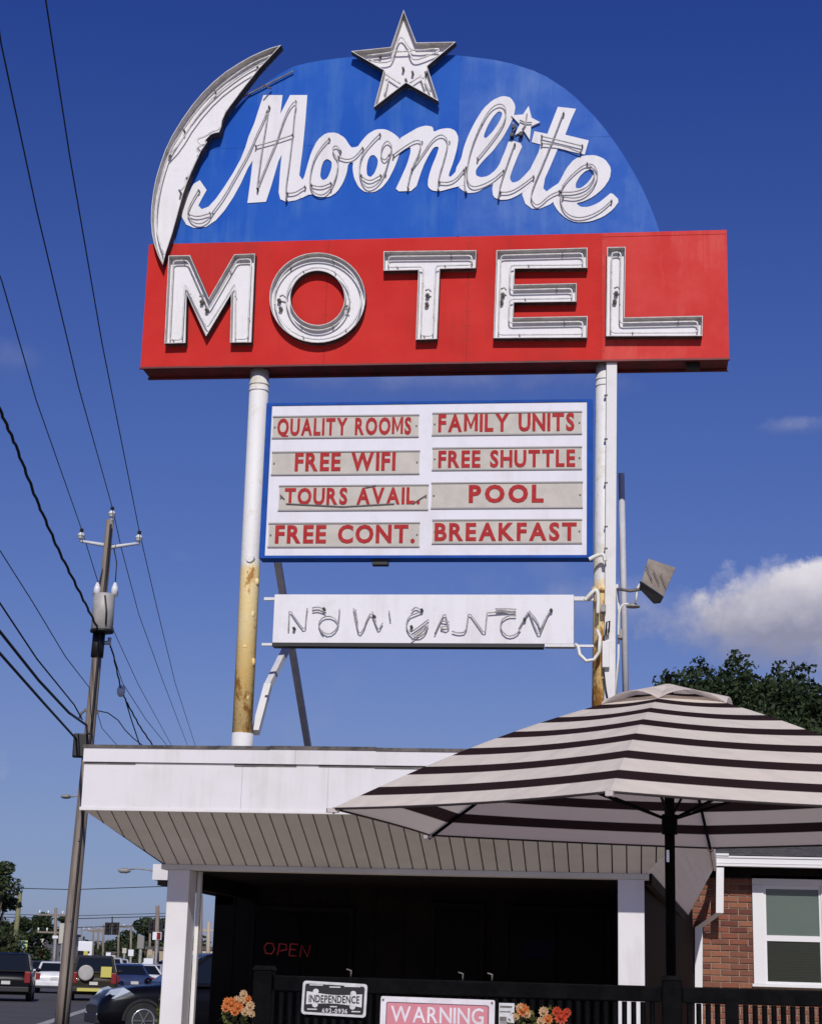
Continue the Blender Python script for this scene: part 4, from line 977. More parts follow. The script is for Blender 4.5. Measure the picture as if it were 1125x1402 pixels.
# roof, eave, gutter, downspout
ge = YW-.42
gx0 = PY(980, 1178, ge).x; gz1, gz0 = PY(1060, 1173, ge).z, PY(1060, 1187, ge).z
b = MB(); b.box(wx-.1, wxr, ge+.13, YW+.3, gz0+.01, gz0+.03); b.build('eave', 'dark', wing)
b = MB(); b.box(wx, wxr, YW-.03, YW-.005, gz0-.11, gz0+.009); b.build('eave_shade_strip', 'dark', wing)  # dark strip painted for the shade below the eave
b = MB(); b.box(gx0, wxr, ge, ge+.12, gz0, gz1-.022); b.box(gx0-.0, wxr, ge-.014, ge+.01, gz1-.0215, gz1); b.box(gx0+.0, wxr, ge-.006, ge-.0005, gz0+.03, gz0+.045); gut = bevel(b.build('gutter', 'vinyl', wing), .004)
b = MB(); b.box(gx0-.05, gx0+.14, ge-.03, ge+.13, gz1+.001, gz1+.025); b.build('gutter_cap', 'vinyl', gut)
b = MB(); b.poly([(wx-.1, ge+.02, gz1+.01), (wxr, ge+.02, gz1+.01), (wxr, YW+3.4, gz1+.95), (wx-.1, YW+3.4, gz1+.95)]); b.poly([(wx-.1, ge+.02, gz1-.005), (wx-.1, YW+3.4, gz1+.93), (wxr, YW+3.4, gz1+.93), (wxr, ge+.02, gz1-.005)]); b.build('roof', 'shingle', wing)
b = MB()
for r in range(7):
    yy = ge+.02+r*.16; zz = gz1+.012+r*.16*.94/3.8; x = wx-.1+(r % 2)*.12
    while x < vx1+.3: b.box(x, x+.235, yy, yy+.158, zz, zz+.008+random.uniform(0, .004)); x += .245
o = b.build('shingles', 'shingle', wing); o['kind'] = 'stuff'
b = MB(); b.poly([(wx-.1, YW-.1, gz1-.03), (wx-.1, 27, gz1-.03), (wx-.1, YW+3.4, gz1+.93)]); b.build('gable', 'dark', wing)
dp = [PY(985, 1188, ge+.05), PY(984.5, 1250, ge+.05), PY(956, 1270, YW-.08), PY(953, 1338, YW-.08)]; d3 = Vector((dp[3].x, YW-.08, .1))
b = MB()
sec = [dp[0], dp[1], dp[2], d3]
for i, p in enumerate(sec):
    for (sx_, sy_) in ((-1, -1), (1, -1), (1, 1), (-1, 1)): b.v.append(p+Vector((sx_*.042, sy_*.035, 0)))
for i in range(3):
    for k in range(4): j = (k+1) % 4; b.face(i*4+k, i*4+j, i*4+4+j, i*4+4+k)
b.build('downspout', 'vinyl', wing)

# ------------------------------------------------------------------ UMBRELLA
m = bpy.data.materials.new('striped canvas'); m.use_nodes = True; t_ = m.node_tree; bs = t_.nodes['Principled BSDF']; bs.inputs['Roughness'].default_value = .85; bs.inputs['Specular IOR Level'].default_value = .1
uvn = t_.nodes.new('ShaderNodeUVMap'); sp_ = t_.nodes.new('ShaderNodeSeparateXYZ'); t_.links.new(uvn.outputs[0], sp_.inputs[0])
def tm(op, a, b_=None, cl=False):
    n = t_.nodes.new('ShaderNodeMath'); n.operation = op; n.use_clamp = cl
    for i, v in enumerate((a, b_)):
        if v is None: continue
        if isinstance(v, (int, float)): n.inputs[i].default_value = v
        else: t_.links.new(v, n.inputs[i])
    return n.outputs[0]
fr_ = tm('FRACT', tm('MULTIPLY', sp_.outputs[1], 7.6)); dk = tm('MULTIPLY', tm('SUBTRACT', fr_, .565), 30, True)
edge = tm('SUBTRACT', 1.0, tm('MULTIPLY', tm('SUBTRACT', fr_, .975), 40, True)); dk = tm('MULTIPLY', dk, edge)
mx = t_.nodes.new('ShaderNodeMixRGB'); t_.links.new(dk, mx.inputs[0]); mx.inputs[1].default_value = (.84, .745, .65, 1); mx.inputs[2].default_value = (.030, .016, .017, 1)
nz_ = t_.nodes.new('ShaderNodeTexNoise'); nz_.inputs['Scale'].default_value = 6; g2 = t_.nodes.new('ShaderNodeNewGeometry'); t_.links.new(g2.outputs['Position'], nz_.inputs['Vector'])
m3 = t_.nodes.new('ShaderNodeMixRGB'); m3.blend_type = 'MULTIPLY'; m3.inputs[0].default_value = .25; t_.links.new(mx.outputs[0], m3.inputs[1]); t_.links.new(nz_.outputs[0], m3.inputs[2])
t_.links.new(mx.outputs[0], bs.inputs['Base Color'])
bp_ = t_.nodes.new('ShaderNodeBump'); bp_.inputs['Strength'].default_value = .5; bp_.inputs['Distance'].default_value = .05; t_.links.new(nz_.outputs[0], bp_.inputs['Height']); t_.links.new(bp_.outputs[0], bs.inputs['Normal'])
tr_ = t_.nodes.new('ShaderNodeBsdfTranslucent'); t_.links.new(mx.outputs[0], tr_.inputs[0]); ms_ = t_.nodes.new('ShaderNodeMixShader'); ms_.inputs[0].default_value = .34
t_.links.new(bs.outputs[0], ms_.inputs[1]); t_.links.new(tr_.outputs[0], ms_.inputs[2]); t_.links.new(ms_.outputs[0], t_.nodes['Material Output'].inputs[0])
MT['canvas'] = m; MT['hemdark'] = mat('dark brown hem tape', (.03, .02, .02), .8)
YU = 9.2; UC = PY(916, 1120, YU); UC = Vector((UC.x, YU, 0)); RU = 1.76
# corner directions: near corner slightly left of the line of sight
los = Vector((UC.x, UC.y, 0)).normalized(); th0 = math.radians(8)
def cdir(k):
    a = math.atan2(-los.y, -los.x) - th0 - k*math.pi/3; return Vector((math.cos(a), math.sin(a), 0))
pxs = {0: (855, 1098), 1: (470, 1101), 2: (600, 1143), 3: (962, 1160)}
import itertools
rows_ = []
for k, p in pxs.items():
    c = UC+cdir(k)*RU; d = ray(*p); s = math.hypot(c.x-EYE.x, c.y-EYE.y)/math.hypot(d.x, d.y); rows_.append((c.x-UC.x, c.y-UC.y, EYE.z+d.z*s))
# least squares plane z = z0 + a x + b y
def solve3(A, y):
    import copy
    M_ = [r[:]+[v] for r, v in zip(A, y)]
    for i in range(3):
        p = max(range(i, 3), key=lambda r: abs(M_[r][i])); M_[i], M_[p] = M_[p], M_[i]
        for r in range(3):
            if r != i:
                f = M_[r][i]/M_[i][i]; M_[r] = [a-f*b_ for a, b_ in zip(M_[r], M_[i])]
    return [M_[i][3]/M_[i][i] for i in range(3)]
A = [[0]*3 for _ in range(3)]; Yv = [0]*3
for x, y, z in rows_:
    v = (1, x, y)
    for i in range(3):
        Yv[i] += v[i]*z
        for j in range(3): A[i][j] += v[i]*v[j]
zr, ta, tb = solve3(A, Yv)
def proj(p):
    v = p-EYE; k = FPX/v.dot(CF); return (IW/2+v.dot(CR)*k, IH/2-v.dot(CU)*k)
for k, py_ in ((5, 1096), (4, 1156)):
    c = UC+cdir(k)*RU; q_ = proj(Vector((c.x, c.y, zr))); d = ray(q_[0], py_); s = math.hypot(c.x-EYE.x, c.y-EYE.y)/math.hypot(d.x, d.y); x, y, z = c.x-UC.x, c.y-UC.y, EYE.z+d.z*s
    rows_.append((x, y, z)); v = (1, x, y)
    for i in range(3):
        Yv[i] += v[i]*z
        for j in range(3): A[i][j] += v[i]*v[j]
zr, ta, tb = solve3(A, Yv)
print('umbrella rim z', zr, ta, tb, [(round(z-(zr+ta*x+tb*y), 3)) for x, y, z in rows_])
apex = PY(900, 938, YU); AP = Vector((UC.x, YU, PY(905, 940, YU).z)); 
umb = thing('patio_umbrella', 'open hexagonal patio umbrella with brown and beige striped canopy', 'umbrella', (UC.x, UC.y, .03))
def rimz(v): return zr+ta*v.x+tb*v.y
def ridge(k, s):                                  # s = 0 rim .. 1 apex, slightly bowed up
    c = cdir(k)*RU; p = Vector((c.x*(1-s), c.y*(1-s), 0)); z = rimz(c)+(AP.z-rimz(c))*s + .055*math.sin(math.pi*s)
    return Vector((UC.x+p.x, UC.y+p.y, z))
NS, NU = 22, 14
for k in range(6):
    b = MB(); b.uv = []
    for j in range(NS+1):
        s = j/NS*.90; a, c = ridge(k, s), ridge(k+1, s)
        for i in range(NU+1):
            u_ = i/NU; p = a.lerp(c, u_); bow = 4*u_*(1-u_); p.z -= .022*bow*(1-s)*(.35+s*1.6); d_ = (UC-p); d_.z = 0
            p += d_*(.035*bow*(1-s)**2); b.v.append(p); b.uv.append((u_, s))
    for j in range(NS):
        for i in range(NU): n = j*(NU+1)+i; b.smooth.add(len(b.f)); b.face(n, n+1, n+NU+2, n+NU+1)
    pn = b.build('canopy_panel', 'canvas', umb)
    b = MB(); b.tube([ridge(k, s/12*.88)+Vector((0, 0, -.022)) for s in range(13)], .009, 6); b.build('rib', 'fence', umb)
    b = MB(); hub = Vector((UC.x, UC.y, zr+.02)); b.tube([hub, ridge(k, .45)+Vector((0, 0, -.03))], .008, 6); b.build('strut', 'fence', umb)
    b = MB(); e = ridge(k, 0); b.obox(e+Vector((0, 0, -.012)), cdir(k)*.03, cdir(k).cross(Vector((0, 0, 1)))*.016, (0, 0, .010)); b.build('corner_pocket', 'ridge', umb)
    hemA = [ridge(k, 0).lerp(ridge(k+1, 0), i/NU) for i in range(NU+1)]
    b = MB(); pp = []
    for i, p in enumerate(hemA):
        u_ = i/NU; bow = 4*u_*(1-u_); p = p.copy(); p.z -= .022*bow*.35; d_ = (UC-p); d_.z = 0; p += d_*(.035*bow); pp.append(p+Vector((0, 0, -.003)))
    b.tube(pp, .006, 5); b.build('hem', 'hemdark', pn)
for k in range(6):
    b = MB(); b.uv = []; cz = AP.z+.018
    for j in range(7):
        s = j/6
        for i in range(9):
            u_ = i/8; bow = 4*u_*(1-u_); r_ = .37*(1-s); a = cdir(k).lerp(cdir(k+1), u_)*r_
            z = cz-.135*(1-s)**.95 + (bow*.055)*(1-s) ; b.v.append(Vector((UC.x+a.x, UC.y+a.y, z))); b.uv.append((u_, .02+.04*s))
    for j in range(6):
        for i in range(8): n = j*9+i; b.smooth.add(len(b.f)); b.face(n, n+1, n+10, n+9)
    b.build('vent_flap', 'canvas', umb)
b = MB(); b.tube([(UC.x, UC.y, AP.z), (UC.x, UC.y, AP.z+.05)], [.02, .012], 10); b.ball((UC.x, UC.y, AP.z+.05), .02); b.build('finial', 'fence', umb)
b = MB(); b.tube([(UC.x, UC.y, .08), (UC.x, UC.y, AP.z)], .026, 16); b.build('pole', 'fence', umb)
b = MB(); b.tube([(UC.x, UC.y, zr-.05), (UC.x, UC.y, zr+.05)], .04, 12); b.build('hub', 'fence', umb)
q = PY(914, 1172, YU-.03); b = MB(); b.box(q.x-.008, q.x+.006, YU-.036, YU-.024, q.z-.03, q.z+.03); b.build('crank_clip', 'chrome', umb)
b = MB(); b.tube([(UC.x, UC.y, .03), (UC.x, UC.y, .07), (UC.x, UC.y, .09), (UC.x, UC.y, .35)], [.26, .26, .05, .035], 20); b.build('base', 'fence', umb)

# ------------------------------------------------------------------ FENCE
YE = 8.3
rz1 = PY(880, 1349.5, YE).z; rz0 = PY(880, 1371.5, YE).z
fx_l = PY(361, 1360, YE).x; fx_r = PY(1300, 1360, YE).x
fence = thing('patio_fence', 'black timber railing with close set balusters along the patio', 'fence', ((fx_l+fx_r)/2, YE, .03))
xp = [fx_l, PY(919, 1360, YE).x, PY(1185, 1400, YE).x]
for i in range(2):
    b = MB(); b.box(xp[i]+.046, xp[i+1]-.046, YE-.019, YE+.019, rz0, rz1); bevel(b.build('top_rail', 'fence', fence), .006)
    b = MB(); b.box(xp[i]+.046, xp[i+1]-.046, YE-.019, YE+.019, .15, .23); b.build('bottom_rail', 'fence', fence)
for i, x in enumerate(xp):
    zt_ = PY([361, 919, 1185][i], [1322, 1336, 1352][i], YE).z
    b = MB(); b.box(x-.045, x+.045, YE-.045, YE+.045, .03, zt_-.02); p_ = bevel(b.build('post', 'fence', fence), .008)
    b = MB(); n = 0; b.v += [Vector((x+sx_*.05, YE+sy_*.05, zt_-.02)) for sx_, sy_ in ((-1, -1), (1, -1), (1, 1), (-1, 1))]+[Vector((x+sx_*.04, YE+sy_*.04, zt_)) for sx_, sy_ in ((-1, -1), (1, -1), (1, 1), (-1, 1))]
    b.face(3, 2, 1, 0); b.face(4, 5, 6, 7)
    for k in range(4): j = (k+1) % 4; b.face(k, j, 4+j, 4+k)
    b.build('post_cap', 'fence', p_)
xm_ = PY(1001, 1390, YE).x; b = MB(); b.box(xm_-.03, xm_+.03, YE-.035, YE-.0195, .15, rz0+.02); b.build('mid_post', 'fence', fence)
x = fx_l+.085
bal = None; BALS = []
k = 0
while x < xp[2]-.06:
    if not any(abs(x-q_) < .06 for q_ in xp) and abs(x-xm_) > .035:
        if bal is None:
            b = MB(); b.tube([(0, 0, 0), (0, 0, .18), (0, 0, .22), (0, 0, .30), (0, 0, .45), (0, 0, .62), (0, 0, .80), (0, 0, .86), (0, 0, .90), (0, 0, rz0-.232)], [.012, .012, .008, .014, .010, .010, .014, .008, .012, .012], 8)
            bal = b.build('baluster', 'fence', fence); bal.location = Vector((x, YE, .231))-WL[fence.name]
        else:
            o = bal.copy(); COL.objects.link(o); o.parent = fence; o.location = Vector((x, YE+(.0 if k % 2 else -.0), .231))-WL[fence.name]
    x += .0415; k += 1
# company plate on the fence
def plate_quad(cs, y): return [PY(p[0], p[1], y) for p in cs]
yp_ = YE-.03
pc = thing('fence_plate', 'small black and white fence maker plate reading independence on the railing', 'plate', PY(457, 1392, yp_))
A_, B_ = PY(414.5, 1344, yp_), PY(501, 1392, yp_)
cx_, cz_ = (A_.x+B_.x)/2, (A_.z+B_.z)/2; hw, hh = PY(502.5, 1368, yp_).x-PY(414, 1368, yp_).x, PY(457, 1345, yp_).z-PY(457, 1391, yp_).z
hw /= 2; hh /= 2; tilt = math.radians(-1.6)
def rr(hw, hh, r, n=5):
    o = []
    for (sx_, sz_, a0_) in ((1, 1, 0), (-1, 1, 90), (-1, -1, 180), (1, -1, 270)):
        for k in range(n): a = math.radians(a0_+90*k/(n-1)); o.append((sx_*(hw-r)+r*math.cos(a), sz_*(hh-r)+r*math.sin(a)))
    return o
def shift(l): return [(cx_+p[0]*math.cos(tilt)-p[1]*math.sin(tilt), cz_+p[0]*math.sin(tilt)+p[1]*math.cos(tilt)) for p in l]
MT['platewhite'] = mat('plate white', (.62, .61, .62), .45, c2=(.5, .49, .5), scale=30); MT['plateblack'] = mat('plate black', (.012, .012, .014), .4)
b = MB(); sheet(b, [shift(rr(hw, hh, .015))], yp_, .006); b.build('board', 'platewhite', pc)
b = MB(); sheet(b, [shift(rr(hw-.012, hh-.012, .010))], yp_-.002, .0015); b.build('field', 'plateblack', pc)
b = MB(); n_ = 9
band = [(-hw*.86, .028)]+[(-hw*.86+hw*1.72*i/n_, .030-.012*math.sin(math.pi*i/n_)) for i in range(1, n_)]+[(hw*.86, .028), (hw*.86, -.030)]+[(hw*.86-hw*1.72*i/n_, -.030+.010*math.sin(math.pi*i/n_)) for i in range(1, n_)]+[(-hw*.86, -.030)]
sheet(b, [ccw(shift(band))], yp_-.0035, .001)
for sx_ in (-1, 1):
    for sz_ in (-1, 1): sheet(b, [ccw(shift([(sx_*hw*.58+.014*math.cos(a*.785), sz_*.030+.012*math.sin(a*.785)) for a in range(8)]))], yp_-.0031-.0001*sz_, .0005)
b.build('band', 'platewhite', pc)
word('INDEPENDENCE', cx_-hw*.78, cx_+hw*.78, cz_-.017, cz_+.016, yp_-.004, .001, pc, 'plateblack', 'lettering', gap=.10, bold=.02, as_one=True)
word('692-0936', cx_-hw*.36, cx_+hw*.42, cz_-.062, cz_-.042, yp_-.0025, .001, pc, 'platewhite', 'lettering', gap=.14, bold=.02, as_one=True)
b = MB()
for (a, c, z_) in ((-.78, -.36, .058), (.30, .80, .056), (-.16, .18, .051), (-.82, -.52, -.050), (.55, .82, -.055), (-.12, .1, -.036)):
    b.box(cx_+hw*a, cx_+hw*c, yp_-.0035, yp_-.0025, cz_+z_, cz_+z_+.005)
b.build('small_print', 'platewhite', pc)
# warning sign
yw_ = YE-.032
ws = thing('warning_sign', 'faded pink warning sign with white border hung on the black railing', 'warning sign', PY(599, 1402, yw_))
a = PY(521, 1366, yw_); c = PY(677, 1366, yw_); za_ = PY(599, 1366.5, yw_).z; h_ = .35
MT['warnwhite'] = mat('warning sign white', (.72, .68, .72), .45, c2=(.62, .58, .61), scale=12); MT['warnpink'] = mat('sun faded warning red', (.56, .17, .21), .45, c2=(.60, .26, .30), scale=5, lo=.35, hi=.7); MT['warnline'] = mat('warning dark line', (.10, .04, .06), .5)
cx_, cz_ = (a.x+c.x)/2, za_-h_/2; hw, hh = (c.x-a.x)/2, h_/2; tilt = math.radians(-.4)
b = MB(); sheet(b, [shift(rr(hw, hh, .008))], yw_, .006); b.build('board', 'warnwhite', ws)
b = MB(); sheet(b, [shift(rr(hw-.026, hh-.024, .010))], yw_-.0015, .001); b.build('border', 'warnline', ws)
b = MB(); sheet(b, [shift(rr(hw-.030, hh-.028, .008))], yw_-.0035, .0015); b.build('field', 'warnpink', ws)
zA, zB = PY(599, 1379, yw_).z, PY(599, 1401, yw_).z
word('WARNING', PY(535, 1390, yw_).x, PY(662, 1390, yw_).x, zB, zA, yw_-.004, .001, ws, 'warnwhite', 'lettering', gap=.09, bold=.012, as_one=True)
b = MB()
for sx_ in (-1, 1): b.tube([(cx_+sx_*(hw-.012), yw_-.004, cz_+hh-.014), (cx_+sx_*(hw-.012), yw_, cz_+hh-.014)], .005, 8)
b.build('screw', 'rimd', ws)
# little notice
a = PY(683, 1373, YE-.02); c = PY(704, 1373, YE-.02)
nt_ = thing('notice_card', 'small grey and white notice card right of the pink warning sign', 'notice', (a.x, YE-.02, a.z-.2))
b = MB(); b.box(a.x, c.x, YE-.026, YE-.021, a.z-.2, a.z); b.build('card', 'platewhite', nt_)
b = MB()
for k, (l_, h_) in enumerate(((.9, .008), (.8, .004), (.5, .02), (.85, .005), (.6, .006), (.9, .01))):
    z_ = a.z-.012-k*.024; b.box(a.x+.004, a.x+.004+(c.x-a.x-.008)*l_, YE-.028, YE-.0265, z_-h_, z_)
b.build('print', 'rimd', nt_)
# small hooks on the rail
for i, (px_, py_) in enumerate(((480, 1338), (633, 1338), (673, 1339))):
    q = PY(px_, 1344, YE); b = MB(); b.tube([(q.x, YE, rz1-.002), (q.x+.002, YE-.01, rz1+.03), (q.x-.02, YE-.01, rz1+.036)], .004, 6)
    tag(b.build('rail_hook', 'rimd'), ['small bent hook on the rail above the white bordered plate', 'small bent hook on the rail above the warning text', 'small bent hook on the rail at the right end of the warning sign'][i], 'hook', 'hooks on the top rail')

# flowers ----------------------------------------------------------------
def leafblob(mb, c, R, n, size, flat=1.0, pw=.45):
    for _ in range(n):
        while True:
            v = Vector((random.uniform(-1, 1), random.uniform(-1, 1), random.uniform(-1, 1)))
            if v.length < 1: break
        v = v.normalized()*(v.length**pw); p = Vector(c)+Vector((v.x*R[0], v.y*R[1], v.z*R[2]))
        a = Vector((random.uniform(-1, 1), random.uniform(-1, 1), random.uniform(-1, 1))).normalized(); b_ = a.cross(Vector((random.uniform(-1, 1), random.uniform(-1, 1), random.uniform(-1, 1)))).normalized()
        s = size*random.uniform(.6, 1.3); mb.quad(p-a*s, p-b_*s*.55, p+a*s, p+b_*s*.55)
def mum(px_, blooms, label, y):
    q = PY(px_, 1402, y); base = Vector((q.x, y, .03)); t = thing('flower_pot', label, 'potted flowers', base)
    b = MB(); b.tube([base, base+Vector((0, 0, .25)), base+Vector((0, 0, .55)), base+Vector((0, 0, .58)), base+Vector((0, 0, .54))], [.10, .13, .16, .17, .14], 16); b.build('planter', 'pot', t)
    b = MB(); leafblob(b, base+Vector((0, 0, 1.0)), (.12, .11, .34), 800, .018, pw=.8)
    for k in range(26): 
        a_ = random.uniform(0, 6.28); b.tube([base+Vector((0, 0, .5)), base+Vector((math.cos(a_)*.08, math.sin(a_)*.08, .9)), base+Vector((math.cos(a_)*.12, math.sin(a_)*.1, 1.15))], .003, 4)
    b.build('foliage', 'leaf3', t)
    for (bx, by, r, mm) in blooms:
        p = PY(bx, by, y-.08); b = MB(); r *= .72
        for ring in range(3):
            for k in range(11):
                a_ = 2*math.pi*k/11+ring*.3; rr_ = r*(1-ring*.28); d_ = Vector((math.cos(a_), -.35-.3*ring, math.sin(a_))).normalized(); e_ = Vector((-math.sin(a_), 0, math.cos(a_)))
                tip = p+d_*rr_; b.quad(p, p+d_*rr_*.6+e_*rr_*.24, tip, p+d_*rr_*.6-e_*rr_*.24)
        b.ball(p+Vector((0, -.012, 0)), r*.35, 6, 4); b.build('bloom', mm, t)
mum(325, [(312, 1372, .035, 'bloom_o'), (331, 1370, .03, 'bloom_y'), (340, 1368, .028, 'bloom_o'), (322, 1384, .035, 'bloom_o'), (318, 1374, .045, 'bloom_o'), (327, 1378, .04, 'bloom_o'), (334, 1361, .03, 'bloom_y'), (343, 1377, .035, 'bloom_y'), (336, 1385, .03, 'bloom_y'), (310, 1379, .035, 'bloom_o'), (325, 1369, .03, 'bloom_y'), (345, 1388, .025, 'bloom_y')], 'potted orange mums beside the left fence post', 8.0)
mum(716, [(716, 1383, .045, 'bloom_o'), (713, 1380, .035, 'bloom_y'), (721, 1388, .03, 'bloom_y'), (706, 1392, .025, 'bloom_y')], 'potted pale orange flower just right of the notice card', 8.0)
mum(757, [(768, 1392, .05, 'bloom_r'), (762, 1385, .035, 'bloom_r'), (776, 1386, .03, 'bloom_r'), (744, 1385, .035, 'bloom_y'), (750, 1395, .035, 'bloom_o'), (740, 1398, .03, 'bloom_y')], 'potted red and peach flowers between the notice card and right column', 7.98)

# ------------------------------------------------------------------ UTILITY POLE
PB = PZ(84, 1411, 0); dP = math.hypot(PB.x, PB.y)
PT = PD(151, 712, dP-.3)
up = thing('utility_pole', 'leaning wooden utility pole with grey transformer beside the street', 'utility pole', PB)
def onpole(py):
    t = (1411-py)/(1411-712); return PB.lerp(PT, min(1.0, t)) if False else PB+(PT-PB)*_inv(py)
def _inv(py):
    lo, hi = 0., 1.05
    for _ in range(30):
        m_ = (lo+hi)/2; p = PB+(PT-PB)*m_; v = p-EYE; y_ = IH/2-FPX*v.dot(CU)/v.dot(CF)
        if y_ > py: lo = m_
        else: hi = m_
    return lo
b = MB(); pts_ = [PB.lerp(PT, i/10) for i in range(11)]; b.tube(pts_, [.165-.075*i/10 for i in range(11)], 16); b.build('shaft', 'pole', up)
b = MB(); q = onpole(900); q2 = onpole(865); b.tube([q, q2], .145, 16); b.build('dark_sleeve', 'black', up)
side = SR
def ppx(px_, py_, dd=0): return PD(px_, py_, dP+dd)
def insulator(c, parent):
    b = MB(); b.tube([c, c+Vector((0, 0, .08)), c+Vector((0, 0, .09)), c+Vector((0, 0, .14)), c+Vector((0, 0, .15)), c+Vector((0, 0, .2)), c+Vector((0, 0, .24))], [.03, .03, .09, .07, .10, .07, .03], 10); b.build('insulator', 'porc', parent)
    b = MB(); b.tube([c+Vector((0, 0, .24)), c+Vector((0, 0, .32))], .045, 8); b.build('clamp', 'black', parent)
insL, insT, insR = ppx(111, 742), ppx(153, 712), ppx(190, 745)
for p in (insL, insT, insR): insulator(p, up)
b = MB(); b.tube([onpole(747), insL.lerp(onpole(747), .1)+Vector((0, 0, .02)), insL], [.05, .035, .03], 8); b.build('arm', 'arm', up)
b = MB(); b.tube([onpole(750), insR.lerp(onpole(750), .1)+Vector((0, 0, .02)), insR], [.05, .035, .03], 8); b.build('arm', 'arm', up)
b = MB(); b.tube([PT-Vector((0, 0, .3)), insT], .05, 8); b.build('top_pin', 'arm', up)
tA, tB = ppx(143, 816, -.45), ppx(140, 862, -.45)
b = MB(); b.tube([tA+Vector((0, 0, .05)), tA, tB, tB-Vector((0, 0, .03))], [.20, .25, .25, .2], 20); tr = b.build('transformer', 'tank', up)
b = MB(); b.tube([tB-Vector((0, 0, .01)), tB-Vector((0, 0, .07))], .27, 20); b.build('base_ring', 'black', tr)
for px_ in (133, 157):
    c = ppx(px_, 812, -.45); b = MB(); b.tube([c-Vector((0, 0, .05)), c+Vector((0, 0, .12)), c+Vector((0, 0, .25))], [.09, .08, .03], 8); b.build('bushing', 'porc', tr)
b = MB(); a = ppx(127, 813, -.5); c = ppx(161, 815, -.5); b.bar(a, c, .05); b.build('bracket', 'rimd', tr)
b = MB(); b.tube([ppx(144, 815, -.73), ppx(146, 835, -.73), ppx(145, 855, -.74)], .022, 6); b.tube([ppx(152, 740, -.1), ppx(138, 790, -.4), ppx(134, 806, -.5)], .015, 5); b.tube([ppx(158, 800, -.4), ppx(160, 770, -.2), ppx(155, 745, -.15)], .015, 5); b.build('lead', 'cable', tr)
b = MB(); q = onpole(881); c = ppx(150, 880, -.1); b.tube([q, c, c+Vector((0, 0, .12))], [.03, .06, .05], 8); b.build('insulator', 'porc', up)
b = MB(); q = onpole(975); b.bar(ppx(115, 972, -.2), ppx(136, 976, -.2), .06); b.tube([ppx(109, 983, -.2), ppx(112, 976, -.2), ppx(117, 973, -.2)], .03, 6); b.build('cable_bracket', 'rimd', up)
b = MB(); c = ppx(110, 1021, -.2); b.obox(c, SR*.16, SD*.12, (0, 0, .27)); bevel(b.build('splice_box', 'black', up), .03)
b = MB(); a, c = ppx(110, 1035, -.25), ppx(101, 1402, -.25)
k0 = [onpole(y)+SR*.03-SD*.17 for y in (720, 900, 1100, 1200, 1300, 1405)]; b.tube(k0, .026, 6); b.build('ground_wire', 'cable', up)
b = MB(); c = ppx(98, 1091, 0); e = ppx(112, 1088, 0); b.tube([e, c], .02, 6); b.ball(c-SR*.12, .13, 8, 5, .4); b.build('street_light_head', 'lamp', up)
b = MB()
for py_ in (1003, 1025, 1150, 1260): q = onpole(py_); b.obox(q-SD*.15, SR*.03, SD*.02, (0, 0, .03))
b.build('bolt', 'rimd', up)

def wire(label, pts, r, cat='power line', grp='overhead wires', mm='cable', wob=0, nm='power_line'):
    P = []
    for i in range(len(pts)-1):
        a, c = pts[i], pts[i+1]
        n = 10
        for k in range(n): P.append(a.lerp(c, k/n))
    P.append(pts[-1])
    if wob:
        P = [p+Vector((math.sin(i*1.9)*wob, 0, math.cos(i*1.9)*wob)) for i, p in enumerate(P)]
    b = MB(); b.tube(P, r, 5, cap=True); return tag(b.build(nm, mm), label, cat, grp)
def W(px_, py_, d): return PD(px_, py_, d)
top = Vector((0, 0, .30))
wire('rightmost top wire from the frame edge past the right insulator', [W(57, -60, 17.5), W(63, 0, 18.5), W(96, 215, 22.5), W(140, 470, 28.5), insR+top, W(216, 836, 49), W(240, 935, 62), W(268, 1022, 84)], .0105)
wire('second top wire running to the insulator at the pole tip', [W(-8, -10, 18), W(2, 60, 19), W(50, 285, 23), W(108, 530, 29), insT+top, W(166, 749, 42), W(190, 840, 50), W(222, 929, 62), W(262, 1034, 88)], .0105)
wire('top wire running to the left insulator of the pole', [W(-10, 350, 24.5), W(3, 385, 25.5), W(50, 548, 30), insL+top, W(133, 792, 43), W(157, 866, 50), W(190, 938, 60), W(236, 1022, 82)], .0105)
wire('thick sagging twisted cable running down to the transformer', [W(-20, 520, 27), W(0, 560, 28), W(22, 610, 29.5), W(50, 683, 31.5), W(80, 752, 33.5), W(110, 812, 36), W(133, 858, dP-.6)], .028, wob=.012)
wire('thin wire left of the pole sloping behind its middle', [W(-10, 738, 29), W(0, 753, 29.5), W(45, 824, 32), W(90, 899, 35), W(124, 943, dP), W(140, 997, dP+10), W(162, 1022, dP+18)], .010)
wire('wire sloping down to the bracket left of the pole', [W(-10, 810, 29), W(0, 825, 29.5), W(51, 902, 33), W(102, 965, dP-1), W(113, 985, dP-.2)], .017)
wire('thick black cable ending on the pole above the splice box', [W(-12, 848, 28), W(0, 864, 28.7), W(54, 932, 32.5), W(95, 976, 36), W(119, 993, dP-.2)], .028)
wire('lowest thick black cable ending at the black splice box', [W(-12, 880, 28), W(0, 894, 28.7), W(60, 962, 33), W(105, 1012, dP-.2)], .026)
wire('wire curving right from the pole bracket toward the roof', [W(133, 973, dP-.2), W(148, 976, dP+1), W(162, 986, dP+2.5), W(172, 1000, dP+4), W(183, 1011, dP+6), W(200, 1024, dP+9)], .014)
drop = wire('twisted service drop from the pole toward the office roof', [W(151, 884, dP-.1), W(155, 895, dP), W(166, 944, dP+2), W(174, 962, dP+3), W(192, 995, dP+5), W(212, 1024, dP+7)], .02, wob=.008)
wire('short branch of the service drop below its white insulator', [W(172, 958, dP+3), W(180, 985, dP+4), W(193, 1024, dP+6)], .016)
